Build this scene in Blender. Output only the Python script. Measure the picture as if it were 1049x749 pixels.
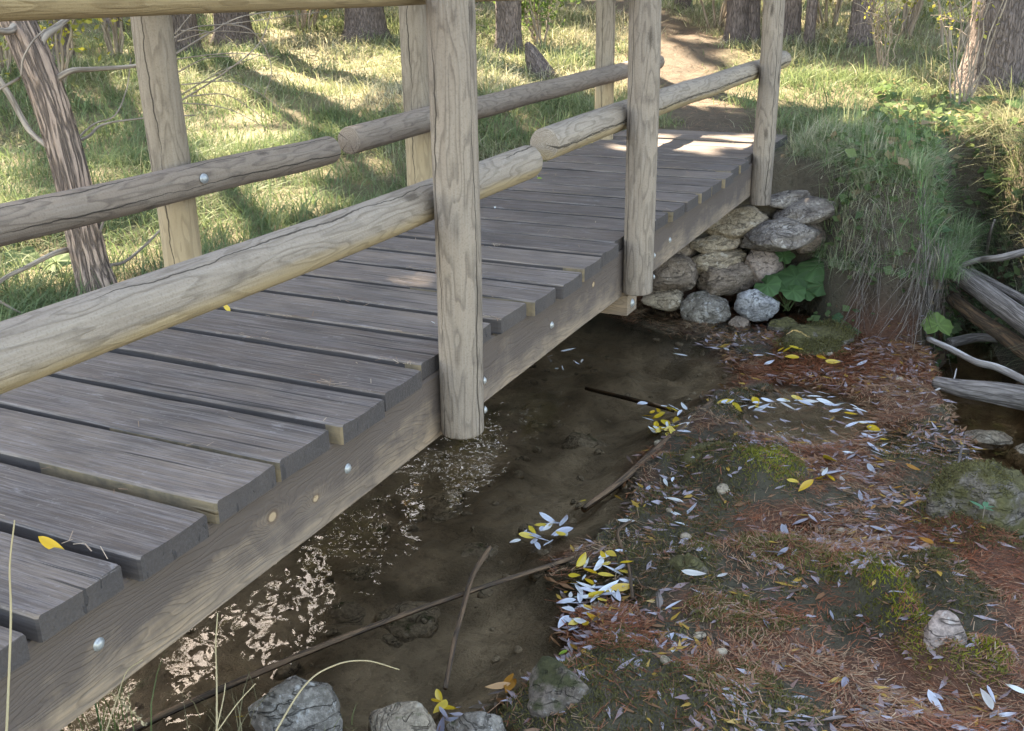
import bpy, bmesh, math, random
import numpy as np
from mathutils import Vector, Matrix
for o in list(bpy.data.objects): bpy.data.objects.remove(o)
scn = bpy.context.scene
C = scn.collection
random.seed(7); rng = np.random.default_rng(11)
PI = math.pi

# ------------------------------------------------------------------ camera
CAM = np.array([1.34815665, -0.99037915, 0.97959491])
RX = np.array([0.9040446521, 0.4272138124, -0.0138428868])
UX = np.array([-0.1361727813, 0.3185568701, 0.9380716892])
FX = np.array([-0.4051669293, 0.8461736695, -0.3461645279])
FPX = 1066.53
cam = bpy.data.cameras.new('camera'); co = bpy.data.objects.new('camera', cam); C.objects.link(co)
co.matrix_world = Matrix(((RX[0], UX[0], -FX[0], CAM[0]), (RX[1], UX[1], -FX[1], CAM[1]), (RX[2], UX[2], -FX[2], CAM[2]), (0, 0, 0, 1)))
cam.sensor_width = 36; cam.lens = 36 * FPX / 1049; cam.clip_start = 0.05; cam.clip_end = 600
scn.camera = co

# ------------------------------------------------------------------ sky, sun, exposure
SUN_EL = math.radians(41); SUN_DIR2 = np.array([-0.8, 0.6])
TOSUN = np.array([SUN_DIR2[0] * math.cos(SUN_EL), SUN_DIR2[1] * math.cos(SUN_EL), math.sin(SUN_EL)])
w = bpy.data.worlds.new('World'); scn.world = w; w.use_nodes = True
nt = w.node_tree; bg = nt.nodes['Background']
sky = nt.nodes.new('ShaderNodeTexSky'); sky.sky_type = 'NISHITA'; sky.sun_disc = False
sky.sun_elevation = SUN_EL; sky.sun_rotation = math.atan2(SUN_DIR2[0], SUN_DIR2[1])
sky.dust_density = 1.0
nt.links.new(sky.outputs[0], bg.inputs[0]); bg.inputs[1].default_value = 0.15
sl = bpy.data.lights.new('sun', 'SUN'); sl.energy = 5.0; sl.angle = math.radians(0.53); sl.color = (1, 0.96, 0.89)
so = bpy.data.objects.new('sun', sl); C.objects.link(so)
so.rotation_euler = Vector(TOSUN).to_track_quat('Z', 'Y').to_euler()
scn.view_settings.view_transform = 'Standard'; scn.view_settings.look = 'None'
scn.view_settings.exposure = 3.17; scn.view_settings.use_white_balance = True; scn.view_settings.white_balance_temperature = 8500; scn.view_settings.white_balance_tint = 11
scn.view_settings.gamma = 1 # scn.view_settings.gamma = 1
scn.cycles.max_bounces = 8; scn.cycles.transparent_max_bounces = 12
scn.cycles.use_denoising = True

# ------------------------------------------------------------------ helpers
def ray(x, y): return FX + RX * (x - 524.5) / FPX + UX * (374.5 - y) / FPX
def at(x, y, axis, v):
    d = ray(x, y); return CAM + d * ((v - CAM[axis]) / d[axis])
def atd(x, y, depth): return CAM + ray(x, y) * depth
def depth_of(P): return float((np.asarray(P) - CAM) @ FX)

def hash2(ix, iy, s):
    n = (ix.astype(np.int64) * 374761393 + iy.astype(np.int64) * 668265263 + s * 1442695041) & 0x7fffffff
    n = ((n ^ (n >> 13)) * 1274126177) & 0x7fffffff
    return ((n ^ (n >> 16)) & 0xffff) / 65535.0
def vnoise(x, y, s=0):
    x = np.asarray(x, float); y = np.asarray(y, float)
    ix = np.floor(x); iy = np.floor(y); fx = x - ix; fy = y - iy
    fx = fx * fx * (3 - 2 * fx); fy = fy * fy * (3 - 2 * fy)
    a = hash2(ix, iy, s); b = hash2(ix + 1, iy, s); c = hash2(ix, iy + 1, s); d = hash2(ix + 1, iy + 1, s)
    return (a + (b - a) * fx) * (1 - fy) + (c + (d - c) * fx) * fy
def fbm(x, y, s=0, o=4):
    t = 0; a = .5
    for i in range(o):
        t = t + a * (vnoise(np.asarray(x) * 2 ** i, np.asarray(y) * 2 ** i, s + i) - .5) * 2; a *= .5
    return t
def n3(p, s=0):
    from mathutils import noise
    return noise.noise(Vector(p) + Vector((s * 7.13, s * 3.7, s * 1.9)))
def sm(a, b, x):
    t = np.clip((np.asarray(x, float) - a) / (b - a), 0, 1); return t * t * (3 - 2 * t)
def sdpoly(poly, X, Y):
    X = np.asarray(X, float); Y = np.asarray(Y, float)
    d = np.full(X.shape, 1e9); ins = np.zeros(X.shape, bool); n = len(poly)
    for i in range(n):
        ax, ay = poly[i]; bx, by = poly[(i + 1) % n]
        ex, ey = bx - ax, by - ay
        t = np.clip(((X - ax) * ex + (Y - ay) * ey) / (ex * ex + ey * ey), 0, 1)
        d = np.minimum(d, (X - ax - t * ex) ** 2 + (Y - ay - t * ey) ** 2)
        c = ((ay > Y) != (by > Y)) & (X < ex * (Y - ay) / (ey if ey else 1e-9) + ax)
        ins ^= c
    return np.where(ins, -1, 1) * np.sqrt(d)

def link(name, me, mat=None, parent=None):
    if mat: me.materials.append(mat)
    o = bpy.data.objects.new(name, me); C.objects.link(o)
    if parent is not None: o.parent = parent
    return o
def mesh(name, V, F, mat, parent=None, smooth=True, attrs=None, loc=None):
    """V (n,3) array, F list/array of faces; attrs: name -> (type, domain, flat array)"""
    me = bpy.data.meshes.new(name)
    V = np.asarray(V, np.float32)
    if isinstance(F, np.ndarray):
        n, k = F.shape
        me.vertices.add(len(V)); me.vertices.foreach_set('co', V.ravel())
        me.loops.add(n * k); me.loops.foreach_set('vertex_index', F.astype(np.int32).ravel())
        me.polygons.add(n); me.polygons.foreach_set('loop_start', np.arange(0, n * k, k, dtype=np.int32))
        me.update(calc_edges=True)
    else:
        me.from_pydata(V.tolist(), [], F); me.update()
    if smooth: me.polygons.foreach_set('use_smooth', np.ones(len(me.polygons), bool))
    for nm, (ty, dom, arr) in (attrs or {}).items():
        a = me.attributes.new(nm, ty, dom)
        key = {'FLOAT_VECTOR': 'vector', 'FLOAT_COLOR': 'color', 'FLOAT': 'value'}[ty]
        a.data.foreach_set(key, np.asarray(arr, np.float32).ravel())
    o = link(name, me, mat, parent)
    if loc is not None: o.location = loc
    return o
def tag(o, label=None, cat=None, group=None, kind=None):
    if label: o['label'] = label
    if cat: o['category'] = cat
    if group: o['group'] = group
    if kind: o['kind'] = kind
    return o
def thing(name, label, cat, group=None, loc=(0, 0, 0)):
    o = bpy.data.objects.new(name, None); C.objects.link(o); o.location = loc; o.empty_display_size = .1
    return tag(o, label, cat, group)
def rgba(c): return np.concatenate([np.asarray(c, float), np.ones(np.asarray(c).shape[:-1] + (1,))], -1)

# ------------------------------------------------------------------ materials
class NT:
    def __init__(s, name):
        s.m = bpy.data.materials.new(name); s.m.use_nodes = True; s.t = s.m.node_tree
        s.b = s.t.nodes['Principled BSDF']; s.out = s.t.nodes['Material Output']
    def n(s, ty, **kw):
        nd = s.t.nodes.new(ty)
        for k, v in kw.items():
            if k.startswith('i_'): nd.inputs[int(k[2:]) if k[2:].isdigit() else k[2:].replace('_', ' ')].default_value = v
            else: setattr(nd, k, v)
        return nd
    def l(s, a, b): s.t.links.new(a, b)
    def attr(s, name): return s.n('ShaderNodeAttribute', attribute_name=name)
    def mapv(s, vec, scale, loc=(0, 0, 0)):
        m = s.n('ShaderNodeMapping'); m.inputs['Scale'].default_value = scale; m.inputs['Location'].default_value = loc
        s.l(vec, m.inputs[0]); return m.outputs[0]
    def noise(s, vec, scale, detail=3, rough=.55, dist=0):
        n = s.n('ShaderNodeTexNoise'); n.inputs['Scale'].default_value = scale; n.inputs['Detail'].default_value = detail
        n.inputs['Roughness'].default_value = rough; n.inputs['Distortion'].default_value = dist
        if vec is not None: s.l(vec, n.inputs['Vector'])
        return n.outputs['Fac']
    def ramp(s, fac, stops):
        r = s.n('ShaderNodeValToRGB'); e = r.color_ramp.elements
        while len(e) < len(stops): e.new(.5)
        for i, (p, c) in enumerate(stops):
            e[i].position = p; e[i].color = c if len(c) == 4 else (*c, 1)
        s.l(fac, r.inputs[0]); return r.outputs[0]
    def mix(s, fac, a, b, mode='MIX'):
        m = s.n('ShaderNodeMix', data_type='RGBA', blend_type=mode)
        for sock, v in ((m.inputs[0], fac), (m.inputs[6], a), (m.inputs[7], b)):
            if hasattr(v, 'node'): s.l(v, sock)
            else: sock.default_value = v if isinstance(v, (int, float)) else (*v, 1) if len(v) == 3 else v
        return m.outputs[2]
    def math(s, op, a, b=None):
        m = s.n('ShaderNodeMath', operation=op)
        for i, v in enumerate((a, b)):
            if v is None: continue
            if hasattr(v, 'node'): s.l(v, m.inputs[i])
            else: m.inputs[i].default_value = v
        return m.outputs[0]
    def bump(s, h, strength=.5, dist=.01):
        b = s.n('ShaderNodeBump'); b.inputs['Strength'].default_value = strength; b.inputs['Distance'].default_value = dist
        s.l(h, b.inputs['Height']); s.l(b.outputs[0], s.b.inputs['Normal']); return b
    def fin(s, col, rough=.85):
        if hasattr(col, 'node'): s.l(col, s.b.inputs['Base Color'])
        else: s.b.inputs['Base Color'].default_value = (*col, 1)
        if hasattr(rough, 'node'): s.l(rough, s.b.inputs['Roughness'])
        else: s.b.inputs['Roughness'].default_value = rough
        s.b.inputs['Specular IOR Level'].default_value = .3
        return s.m

def mat_log(name, light, mid, dark, grey, tan_z=None, under=False):
    """round debarked pine log: growth rings cut by the surface, fine fibre streaks, drying cracks"""
    s = NT(name); lc = s.attr('lc').outputs['Vector']
    rnd = s.n('ShaderNodeObjectInfo').outputs['Random']
    off = s.n('ShaderNodeCombineXYZ'); s.l(s.math('MULTIPLY', rnd, 31.0), off.inputs[2]); 
    add = s.n('ShaderNodeVectorMath', operation='ADD'); s.l(lc, add.inputs[0]); s.l(off.outputs[0], add.inputs[1])
    v = add.outputs[0]
    d1 = s.noise(s.mapv(v, (19, 19, 2.9)), 1.0, 1.5, .45)
    d2 = s.noise(s.mapv(v, (28, 28, 9)), 1.0, 2, .5)
    sep = s.n('ShaderNodeSeparateXYZ'); s.l(lc, sep.inputs[0])
    r2 = s.math('ADD', s.math('MULTIPLY', sep.outputs[0], sep.outputs[0]), s.math('MULTIPLY', sep.outputs[1], sep.outputs[1]))
    r = s.math('SQRT', r2)
    rr = s.math('ADD', s.math('ADD', r, s.math('MULTIPLY', d1, .058)), s.math('MULTIPLY', d2, .011))
    ring = s.math('FRACT', s.math('MULTIPLY', rr, 135.0))
    late = s.ramp(ring, [(0, (0, 0, 0)), (.5, (.08, .08, .08)), (.84, (1, 1, 1)), (.95, (.7, .7, .7)), (1, (0, 0, 0))])
    fib = s.noise(s.mapv(v, (170, 170, 5)), 1.0, 3, .6)
    big = s.noise(s.mapv(v, (7, 7, 1.6)), 1.0, 4, .6)
    fine = s.noise(v, 190, 3, .6)
    col = s.mix(s.ramp(big, [(.35, (0, 0, 0)), (.65, (1, 1, 1))]), light, mid)
    col = s.mix(s.math('MULTIPLY', late, .6), col, dark)
    col = s.mix(s.math('MULTIPLY', s.ramp(fib, [(.42, (0, 0, 0)), (.72, (1, 1, 1))]), .42), col, grey)
    col = s.mix(s.math('MULTIPLY', s.ramp(fine, [(.3, (1, 1, 1)), (.5, (0, 0, 0))]), .35), col, dark)
    blot = s.noise(s.mapv(v, (16, 16, 9)), 1.0, 4, .65)
    col = s.mix(s.math('MULTIPLY', s.ramp(blot, [(.6, (0, 0, 0)), (.74, (1, 1, 1))]), .45), col, tuple(x * .55 for x in dark))
    kv = s.n('ShaderNodeTexVoronoi'); kv.inputs['Scale'].default_value = 1.0; s.l(s.mapv(v, (9, 9, 2.6)), kv.inputs['Vector'])
    col = s.mix(s.math('MULTIPLY', s.ramp(s.math('ADD', kv.outputs['Distance'], s.math('MULTIPLY', s.math('SUBTRACT', fine, .5), .08)), [(.06, (1, 1, 1)), (.13, (0, 0, 0))]), .75), col, tuple(x * .6 for x in dark))
    if tan_z is not None:   # the part of the post that still has its fresh tan colour
        tz_ = s.ramp(s.math('ADD', s.math('MULTIPLY', s.math('SUBTRACT', tan_z, sep.outputs[2]), 6.0), s.math('MULTIPLY', d1, .8)), [(.3, (0, 0, 0)), (.9, (1, 1, 1))])
        col = s.mix(s.math('MULTIPLY', tz_, .75), col, s.mix(s.math('MULTIPLY', late, .5), (.36, .27, .165), (.22, .16, .10)))
    if under:   # tan blended in towards the downward-facing sides
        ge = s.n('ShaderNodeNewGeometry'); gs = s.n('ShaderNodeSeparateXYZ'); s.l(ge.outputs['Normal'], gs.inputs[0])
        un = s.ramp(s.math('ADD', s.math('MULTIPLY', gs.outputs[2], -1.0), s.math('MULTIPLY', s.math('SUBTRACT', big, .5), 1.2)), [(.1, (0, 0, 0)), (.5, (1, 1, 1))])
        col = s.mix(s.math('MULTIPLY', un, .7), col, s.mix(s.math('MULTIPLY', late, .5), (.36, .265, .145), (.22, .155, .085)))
    # drying cracks: thin dark lines running along the log
    ang = s.math('ARCTAN2', sep.outputs[1], sep.outputs[0])
    cr = None
    for k in range(3):
        a0 = s.math('SUBTRACT', s.math('MULTIPLY', s.math('FRACT', s.math('MULTIPLY', rnd, 7.3 + 3.1 * k)), 6.2), 3.1)
        nz = s.noise(s.mapv(v, (0, 0, 1.7 + k)), 1.0, 4, .6)
        dv = s.math('ABSOLUTE', s.math('SUBTRACT', s.math('SUBTRACT', ang, a0), s.math('MULTIPLY', s.math('SUBTRACT', nz, .5), 1.1)))
        wd = s.math('MULTIPLY', s.ramp(s.noise(s.mapv(v, (0, 0, 1.3), (0, 0, 9 * k)), 1.0, 2), [(.40, (0, 0, 0)), (.56, (1, 1, 1))]), .048)
        c = s.math('LESS_THAN', dv, wd); cr = c if cr is None else s.math('MAXIMUM', cr, c)
    col = s.mix(s.math('MULTIPLY', cr, .85), col, (.03, .022, .016))
    h = s.math('SUBTRACT', s.math('ADD', s.math('MULTIPLY', late, .35), s.math('ADD', fib, s.math('MULTIPLY', fine, .5))), s.math('MULTIPLY', cr, 3.0))
    s.bump(h, .55, .004)
    return s.fin(col, .82)

def mat_plank():
    s = NT('weathered_plank'); lc = s.attr('lc').outputs['Vector']; tone = s.attr('tone').outputs['Fac']; tan = s.attr('tan').outputs['Fac']
    fib = s.noise(s.mapv(lc, (5, 150, 150)), 1.0, 4, .65)
    fib2 = s.noise(s.mapv(lc, (1.6, 26, 26)), 1.0, 3, .6, .4)
    big = s.noise(s.mapv(lc, (3, 7, 7)), 1.0, 4, .6)
    dirt = s.noise(lc, 70, 4, .7)
    base = s.mix(tone, (.107, .077, .060), (.195, .147, .115))
    col = s.mix(s.ramp(big, [(.35, (0, 0, 0)), (.7, (.9, .9, .9))]), base, (.064, .051, .045))
    col = s.mix(s.math('MULTIPLY', s.ramp(fib, [(.44, (0, 0, 0)), (.62, (1, 1, 1))]), .42), col, (.26, .225, .215))
    fb3 = s.noise(s.mapv(lc, (9, 320, 320)), 1.0, 3, .7)
    col = s.mix(s.math('MULTIPLY', s.ramp(fb3, [(.36, (1, 1, 1)), (.5, (0, 0, 0))]), .55), col, (.045, .04, .042))
    scf = s.noise(s.mapv(lc, (9, 26, 26)), 1.0, 5, .75)
    col = s.mix(s.math('MULTIPLY', s.ramp(scf, [(.60, (0, 0, 0)), (.70, (1, 1, 1))]), .5), col, (.28, .25, .245))
    col = s.mix(s.math('MULTIPLY', s.ramp(fib2, [(.52, (0, 0, 0)), (.72, (1, 1, 1))]), .28), col, (.05, .045, .048))
    col = s.mix(s.math('MULTIPLY', s.ramp(dirt, [(.62, (0, 0, 0)), (.74, (1, 1, 1))]), .4), col, (.3, .27, .25))
    # checks along the fibre
    ck = s.noise(s.mapv(lc, (1.1, 60, 20)), 1.0, 2, .5)
    ckm = s.ramp(ck, [(.665, (0, 0, 0)), (.685, (1, 1, 1))])
    col = s.mix(s.math('MULTIPLY', ckm, .8), col, (.02, .018, .018))
    gr = s.noise(lc, 18, 4, .6)
    side = s.mix(s.ramp(gr, [(.4, (0, 0, 0)), (.6, (1, 1, 1))]), (.235, .17, .10), (.13, .102, .068))
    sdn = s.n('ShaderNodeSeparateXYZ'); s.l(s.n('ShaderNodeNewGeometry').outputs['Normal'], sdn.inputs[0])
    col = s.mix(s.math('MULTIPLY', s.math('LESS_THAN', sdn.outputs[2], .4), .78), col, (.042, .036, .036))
    col = s.mix(tan, col, side)
    h = s.math('SUBTRACT', s.math('ADD', s.math('MULTIPLY', fib, .7), s.math('ADD', s.math('MULTIPLY', fib2, -.5), s.math('MULTIPLY', dirt, .5))), s.math('MULTIPLY', ckm, 2.0))
    s.bump(h, .6, .004)
    return s.fin(col, .74)

def mat_beam():
    s = NT('stained_beam'); lc = s.attr('lc').outputs['Vector']
    sep = s.n('ShaderNodeSeparateXYZ'); s.l(lc, sep.inputs[0]); X, Z = sep.outputs[0], sep.outputs[2]
    d = s.noise(s.mapv(lc, (1.3, 6, 6)), 1.0, 3, .55); d2 = s.noise(s.mapv(lc, (7, 22, 22)), 1.0, 2, .5)
    knots = [(.64, -.135, 1.0), (.80, -.165, 2.2), (2.62, -.115, 1.7), (-.30, -.15, 1.6)]
    sw = None; kc = None; kr = None
    for ky, kz, kf in knots:
        a = s.math('SUBTRACT', X, ky); b = s.math('MULTIPLY', s.math('SUBTRACT', Z, kz), 1.25)
        q = s.math('MULTIPLY', s.math('ADD', s.math('MULTIPLY', a, a), s.math('MULTIPLY', b, b)), kf); q = s.math('MULTIPLY', q, s.math('ADD', .25, s.math('MULTIPLY', d2, 1.5)))
        e = s.math('POWER', 2.718, s.math('MULTIPLY', q, -420.0)); sw = e if sw is None else s.math('ADD', sw, e)
        qq = s.math('MULTIPLY', q, 1000.0)
        c = s.ramp(qq, [(.10, (1, 1, 1)), (.22, (0, 0, 0))]); kc = c if kc is None else s.math('MAXIMUM', kc, c)
        r = s.ramp(qq, [(.22, (1, 1, 1)), (.6, (0, 0, 0))]); kr = r if kr is None else s.math('MAXIMUM', kr, r)
    ph = s.math('ADD', s.math('ADD', Z, s.math('MULTIPLY', d, .30)), s.math('ADD', s.math('MULTIPLY', sw, .07), s.math('MULTIPLY', d2, .018)))
    rg = s.math('FRACT', s.math('MULTIPLY', ph, 78.0))
    late = s.ramp(rg, [(0, (0, 0, 0)), (.5, (.12, .12, .12)), (.88, (1, 1, 1)), (1, (0, 0, 0))])
    fib = s.noise(s.mapv(lc, (6, 160, 160)), 1.0, 4, .65)
    big = s.noise(s.mapv(lc, (2.2, 9, 9)), 1.0, 4, .6)
    col = s.mix(s.ramp(big, [(.35, (0, 0, 0)), (.65, (1, 1, 1))]), (.30, .212, .142), (.205, .152, .116))
    col = s.mix(s.math('MULTIPLY', late, .55), col, (.12, .088, .065))
    col = s.mix(s.math('MULTIPLY', s.ramp(fib, [(.42, (0, 0, 0)), (.66, (1, 1, 1))]), .5), col, (.105, .088, .078))
    # damp stains below the plank ends, blotchy, a few of them running down
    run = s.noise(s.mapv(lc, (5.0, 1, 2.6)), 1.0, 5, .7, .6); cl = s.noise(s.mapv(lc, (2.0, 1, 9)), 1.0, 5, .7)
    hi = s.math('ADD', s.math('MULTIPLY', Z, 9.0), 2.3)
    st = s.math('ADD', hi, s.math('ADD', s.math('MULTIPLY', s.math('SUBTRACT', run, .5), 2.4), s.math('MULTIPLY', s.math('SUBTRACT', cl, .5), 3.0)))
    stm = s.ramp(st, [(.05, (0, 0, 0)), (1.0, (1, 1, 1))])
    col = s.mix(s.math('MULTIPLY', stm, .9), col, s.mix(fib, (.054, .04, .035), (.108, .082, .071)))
    col = s.mix(s.math('MULTIPLY', kr, .75), col, (.10, .062, .04)); col = s.mix(s.math('MULTIPLY', kc, .8), col, (.40, .28, .17))
    s.bump(s.math('ADD', fib, s.math('MULTIPLY', late, .6)), .5, .004)
    return s.fin(col, .8)

def mat_bark(name, a, b, c, sc=(14, 14, 3.2), str_=.9, dist=.03, plates=.0):
    s = NT(name); lc = s.attr('lc').outputs['Vector']
    dn = s.noise(s.mapv(lc, (6, 6, 3)), 1.0, 3)
    wv = s.n('ShaderNodeVectorMath', operation='ADD'); s.l(s.mapv(lc, sc), wv.inputs[0])
    cb = s.n('ShaderNodeCombineXYZ'); s.l(s.math('MULTIPLY', dn, 1.3), cb.inputs[0]); s.l(s.math('MULTIPLY', dn, 1.3), cb.inputs[1]); s.l(cb.outputs[0], wv.inputs[1])
    vo = s.n('ShaderNodeTexVoronoi', feature='DISTANCE_TO_EDGE'); vo.inputs['Scale'].default_value = 1.0; s.l(wv.outputs[0], vo.inputs['Vector'])
    fine = s.noise(s.mapv(lc, (60, 60, 14)), 1.0, 4, .65)
    big = s.noise(lc, 5, 3)
    rn = s.noise(wv.outputs[0], .62, 3, .5, .35)
    rid = s.ramp(s.math('ABSOLUTE', s.math('SUBTRACT', rn, .5)), [(.005, (0, 0, 0)), (.10, (1, 1, 1))])
    crack = s.mix(plates, rid, s.ramp(vo.outputs['Distance'], [(.0, (0, 0, 0)), (.2, (1, 1, 1))]))
    col = s.mix(s.ramp(s.math('ADD', s.math('MULTIPLY', fine, .7), s.math('MULTIPLY', big, .3)), [(.38, (0, 0, 0)), (.62, (1, 1, 1))]), a, b)
    col = s.mix(crack, c, col)
    s.bump(s.math('ADD', s.math('MULTIPLY', crack, 1.0), s.math('MULTIPLY', fine, .5)), str_, dist)
    return s.fin(col, .9)

def mat_rock(name, a, b, spot, moss=(.07, .085, .022), moss_amt=0.0, wet=0.0):
    s = NT(name); tc = s.n('ShaderNodeTexCoord').outputs['Object']
    rnd = s.n('ShaderNodeObjectInfo').outputs['Random']
    add = s.n('ShaderNodeVectorMath', operation='ADD'); s.l(tc, add.inputs[0])
    cb = s.n('ShaderNodeCombineXYZ')
    for i in range(3): s.l(s.math('MULTIPLY', rnd, 37.0 + 11 * i), cb.inputs[i])
    s.l(cb.outputs[0], add.inputs[1]); v = add.outputs[0]
    big = s.noise(v, 9, 5, .6); fine = s.noise(v, 60, 5, .7); med = s.noise(v, 24, 4, .65)
    col = s.mix(s.ramp(big, [(.38, (0, 0, 0)), (.62, (1, 1, 1))]), a, b)
    col = s.mix(s.math('MULTIPLY', s.ramp(fine, [(.42, (1, 1, 1)), (.6, (0, 0, 0))]), .65), col, tuple(x * .45 for x in b))
    col = s.mix(s.math('MULTIPLY', s.ramp(med, [(.58, (0, 0, 0)), (.66, (1, 1, 1))]), .6), col, spot)
    ckn = s.noise(s.mapv(v, (5, 5, 14)), 1.0, 3, .6, 1.2)
    cl = s.math('ABSOLUTE', s.math('SUBTRACT', ckn, .5))
    crk = s.ramp(cl, [(.0, (1, 1, 1)), (.018, (0, 0, 0))])
    col = s.mix(s.math('MULTIPLY', crk, .7), col, tuple(x * .25 for x in b))
    if moss_amt:
        geo = s.n('ShaderNodeNewGeometry'); sp = s.n('ShaderNodeSeparateXYZ'); s.l(geo.outputs['Normal'], sp.inputs[0])
        mk = s.math('ADD', s.math('MULTIPLY', sp.outputs[2], .25), s.noise(v, 11, 5, .65))
        mm = s.ramp(mk, [(.8 - moss_amt * .5, (0, 0, 0)), (.92 - moss_amt * .5, (1, 1, 1))])
        mc = s.mix(s.ramp(s.noise(v, 45, 4, .7), [(.35, (0, 0, 0)), (.65, (1, 1, 1))]), tuple(x * .5 for x in moss), moss)
        col = s.mix(mm, col, mc)
    s.bump(s.math('SUBTRACT', s.math('ADD', s.math('ADD', big, s.math('MULTIPLY', med, .6)), s.math('MULTIPLY', fine, .5)), s.math('MULTIPLY', crk, .5)), .9, .016)
    return s.fin(col, .85 - .5 * wet)

def mat_foliage(name, transl=.4, rough=.6, gloss=.03):
    s = NT(name); col = s.attr('col').outputs['Color']
    d = s.n('ShaderNodeBsdfDiffuse'); t = s.n('ShaderNodeBsdfTranslucent'); g = s.n('ShaderNodeBsdfGlossy'); g.inputs['Roughness'].default_value = rough
    g.inputs['Color'].default_value = (.5, .5, .5, 1)
    s.l(col, d.inputs[0]); s.l(col, t.inputs[0])
    m1 = s.n('ShaderNodeMixShader'); m1.inputs[0].default_value = transl; s.l(d.outputs[0], m1.inputs[1]); s.l(t.outputs[0], m1.inputs[2])
    m2 = s.n('ShaderNodeMixShader'); m2.inputs[0].default_value = gloss; s.l(m1.outputs[0], m2.inputs[1]); s.l(g.outputs[0], m2.inputs[2])
    s.t.nodes.remove(s.b); s.l(m2.outputs[0], s.out.inputs[0]); return s.m

def mat_ground():
    s = NT('ground_soil'); col = s.attr('gcol').outputs['Color']; pos = s.n('ShaderNodeNewGeometry').outputs['Position']
    n1 = s.noise(pos, 3.5, 5, .65); n2 = s.noise(pos, 28, 5, .7); n3_ = s.noise(pos, 110, 4, .7)
    c = s.mix(s.math('MULTIPLY', s.ramp(n1, [(.35, (0, 0, 0)), (.65, (1, 1, 1))]), .5), col, s.mix(1.0, col, (.5, .48, .42), 'MULTIPLY'))
    c = s.mix(s.math('MULTIPLY', s.ramp(n2, [(.3, (1, 1, 1)), (.52, (0, 0, 0))]), .7), c, s.mix(1.0, c, (.38, .36, .34), 'MULTIPLY'))
    c = s.mix(s.math('MULTIPLY', s.ramp(n3_, [(.58, (0, 0, 0)), (.75, (1, 1, 1))]), .5), c, s.mix(1.0, c, (2.1, 2.0, 1.9), 'MULTIPLY'))
    s.bump(s.math('ADD', n2, s.math('MULTIPLY', n3_, .5)), .8, .03)
    return s.fin(c, s.math('SUBTRACT', .9, s.math('MULTIPLY', s.attr('wet').outputs['Fac'], .6)))

def mat_water(name, tint, rip=38.0, strength=.16):
    s = NT(name); pos = s.n('ShaderNodeNewGeometry').outputs['Position']
    a = s.noise(pos, rip, .6, .4, .5); b = s.noise(s.mapv(pos, (1, 1.6, 1)), rip * .27, 1, .4, .4)
    bp = s.n('ShaderNodeBump'); bp.inputs['Strength'].default_value = strength; bp.inputs['Distance'].default_value = .012
    s.l(s.math('ADD', a, s.math('MULTIPLY', b, 2.0)), bp.inputs['Height'])
    fr = s.n('ShaderNodeFresnel'); fr.inputs['IOR'].default_value = 1.333; s.l(bp.outputs[0], fr.inputs['Normal'])
    tr = s.n('ShaderNodeBsdfTransparent'); tr.inputs[0].default_value = (*tint, 1)
    gl = s.n('ShaderNodeBsdfGlossy'); gl.inputs['Roughness'].default_value = .015; s.l(bp.outputs[0], gl.inputs['Normal'])
    mx = s.n('ShaderNodeMixShader'); s.l(fr.outputs[0], mx.inputs[0]); s.l(tr.outputs[0], mx.inputs[1]); s.l(gl.outputs[0], mx.inputs[2])
    s.t.nodes.remove(s.b); s.l(mx.outputs[0], s.out.inputs[0]); return s.m

M = {}
M['post'] = mat_log('weathered_post_log', (.245, .192, .15), (.188, .148, .119), (.08, .06, .047), (.275, .235, .198))
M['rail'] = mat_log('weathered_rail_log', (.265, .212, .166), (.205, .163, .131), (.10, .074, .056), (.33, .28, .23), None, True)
M['post_far'] = mat_log('weathered_post_tan_foot', (.24, .188, .14), (.185, .145, .112), (.095, .07, .05), (.29, .24, .19), .88)
M['rail_far'] = mat_log('weathered_brown_rail_log', (.245, .18, .135), (.18, .132, .102), (.085, .06, .046), (.28, .23, .185))
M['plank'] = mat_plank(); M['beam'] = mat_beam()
M['bolt'] = (lambda s: s.fin(s.mix(s.noise(s.n('ShaderNodeTexCoord').outputs['Object'], 120, 3), (.22, .22, .22), (.40, .40, .39)), .35))(NT('galvanised_bolt')); M['bolt'].node_tree.nodes['Principled BSDF'].inputs['Metallic'].default_value = .35
M['pine_bark'] = mat_bark('pine_bark', (.20, .152, .135), (.13, .098, .088), (.06, .045, .04), (42, 42, 11), .9, .02, .45)
M['willow_bark'] = mat_bark('furrowed_willow_bark', (.36, .25, .185), (.255, .172, .128), (.10, .07, .054), (75, 75, 7.0), .9, .016, .0)
M['dead_wood'] = mat_bark('dead_grey_wood', (.27, .225, .195), (.17, .138, .118), (.10, .08, .068), (90, 90, 3.5), .6, .006)
M['pale_wood'] = mat_bark('barkless_pale_wood', (.62, .57, .52), (.45, .40, .36), (.25, .21, .18), (30, 30, 2), .4, .006)
M['brown_wood'] = mat_bark('wet_brown_wood', (.19, .11, .06), (.12, .072, .042), (.06, .04, .026), (60, 60, 6), .6, .005)
M['twig'] = mat_bark('dry_twig_bark', (.34, .27, .21), (.25, .195, .15), (.15, .115, .09), (60, 60, 6), .3, .003)
M['foliage'] = mat_foliage('leaf_blade'); M['grass'] = mat_foliage('grass_blade', .35, .5); M['litter'] = mat_foliage('fallen_leaf', .12, .3, .09)
M['needles'] = mat_foliage('dry_needles', .1, .35, .07)
M['ground'] = mat_ground()
M['water'] = mat_water('stream_water', (.97, .92, .83), 19, .11); M['water2'] = mat_water('channel_water', (.7, .6, .48), 20, .1)
R_ = {}
R_['tan'] = mat_rock('tan_limestone', (.48, .37, .255), (.35, .26, .175), (.57, .48, .38), moss_amt=.0)
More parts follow.
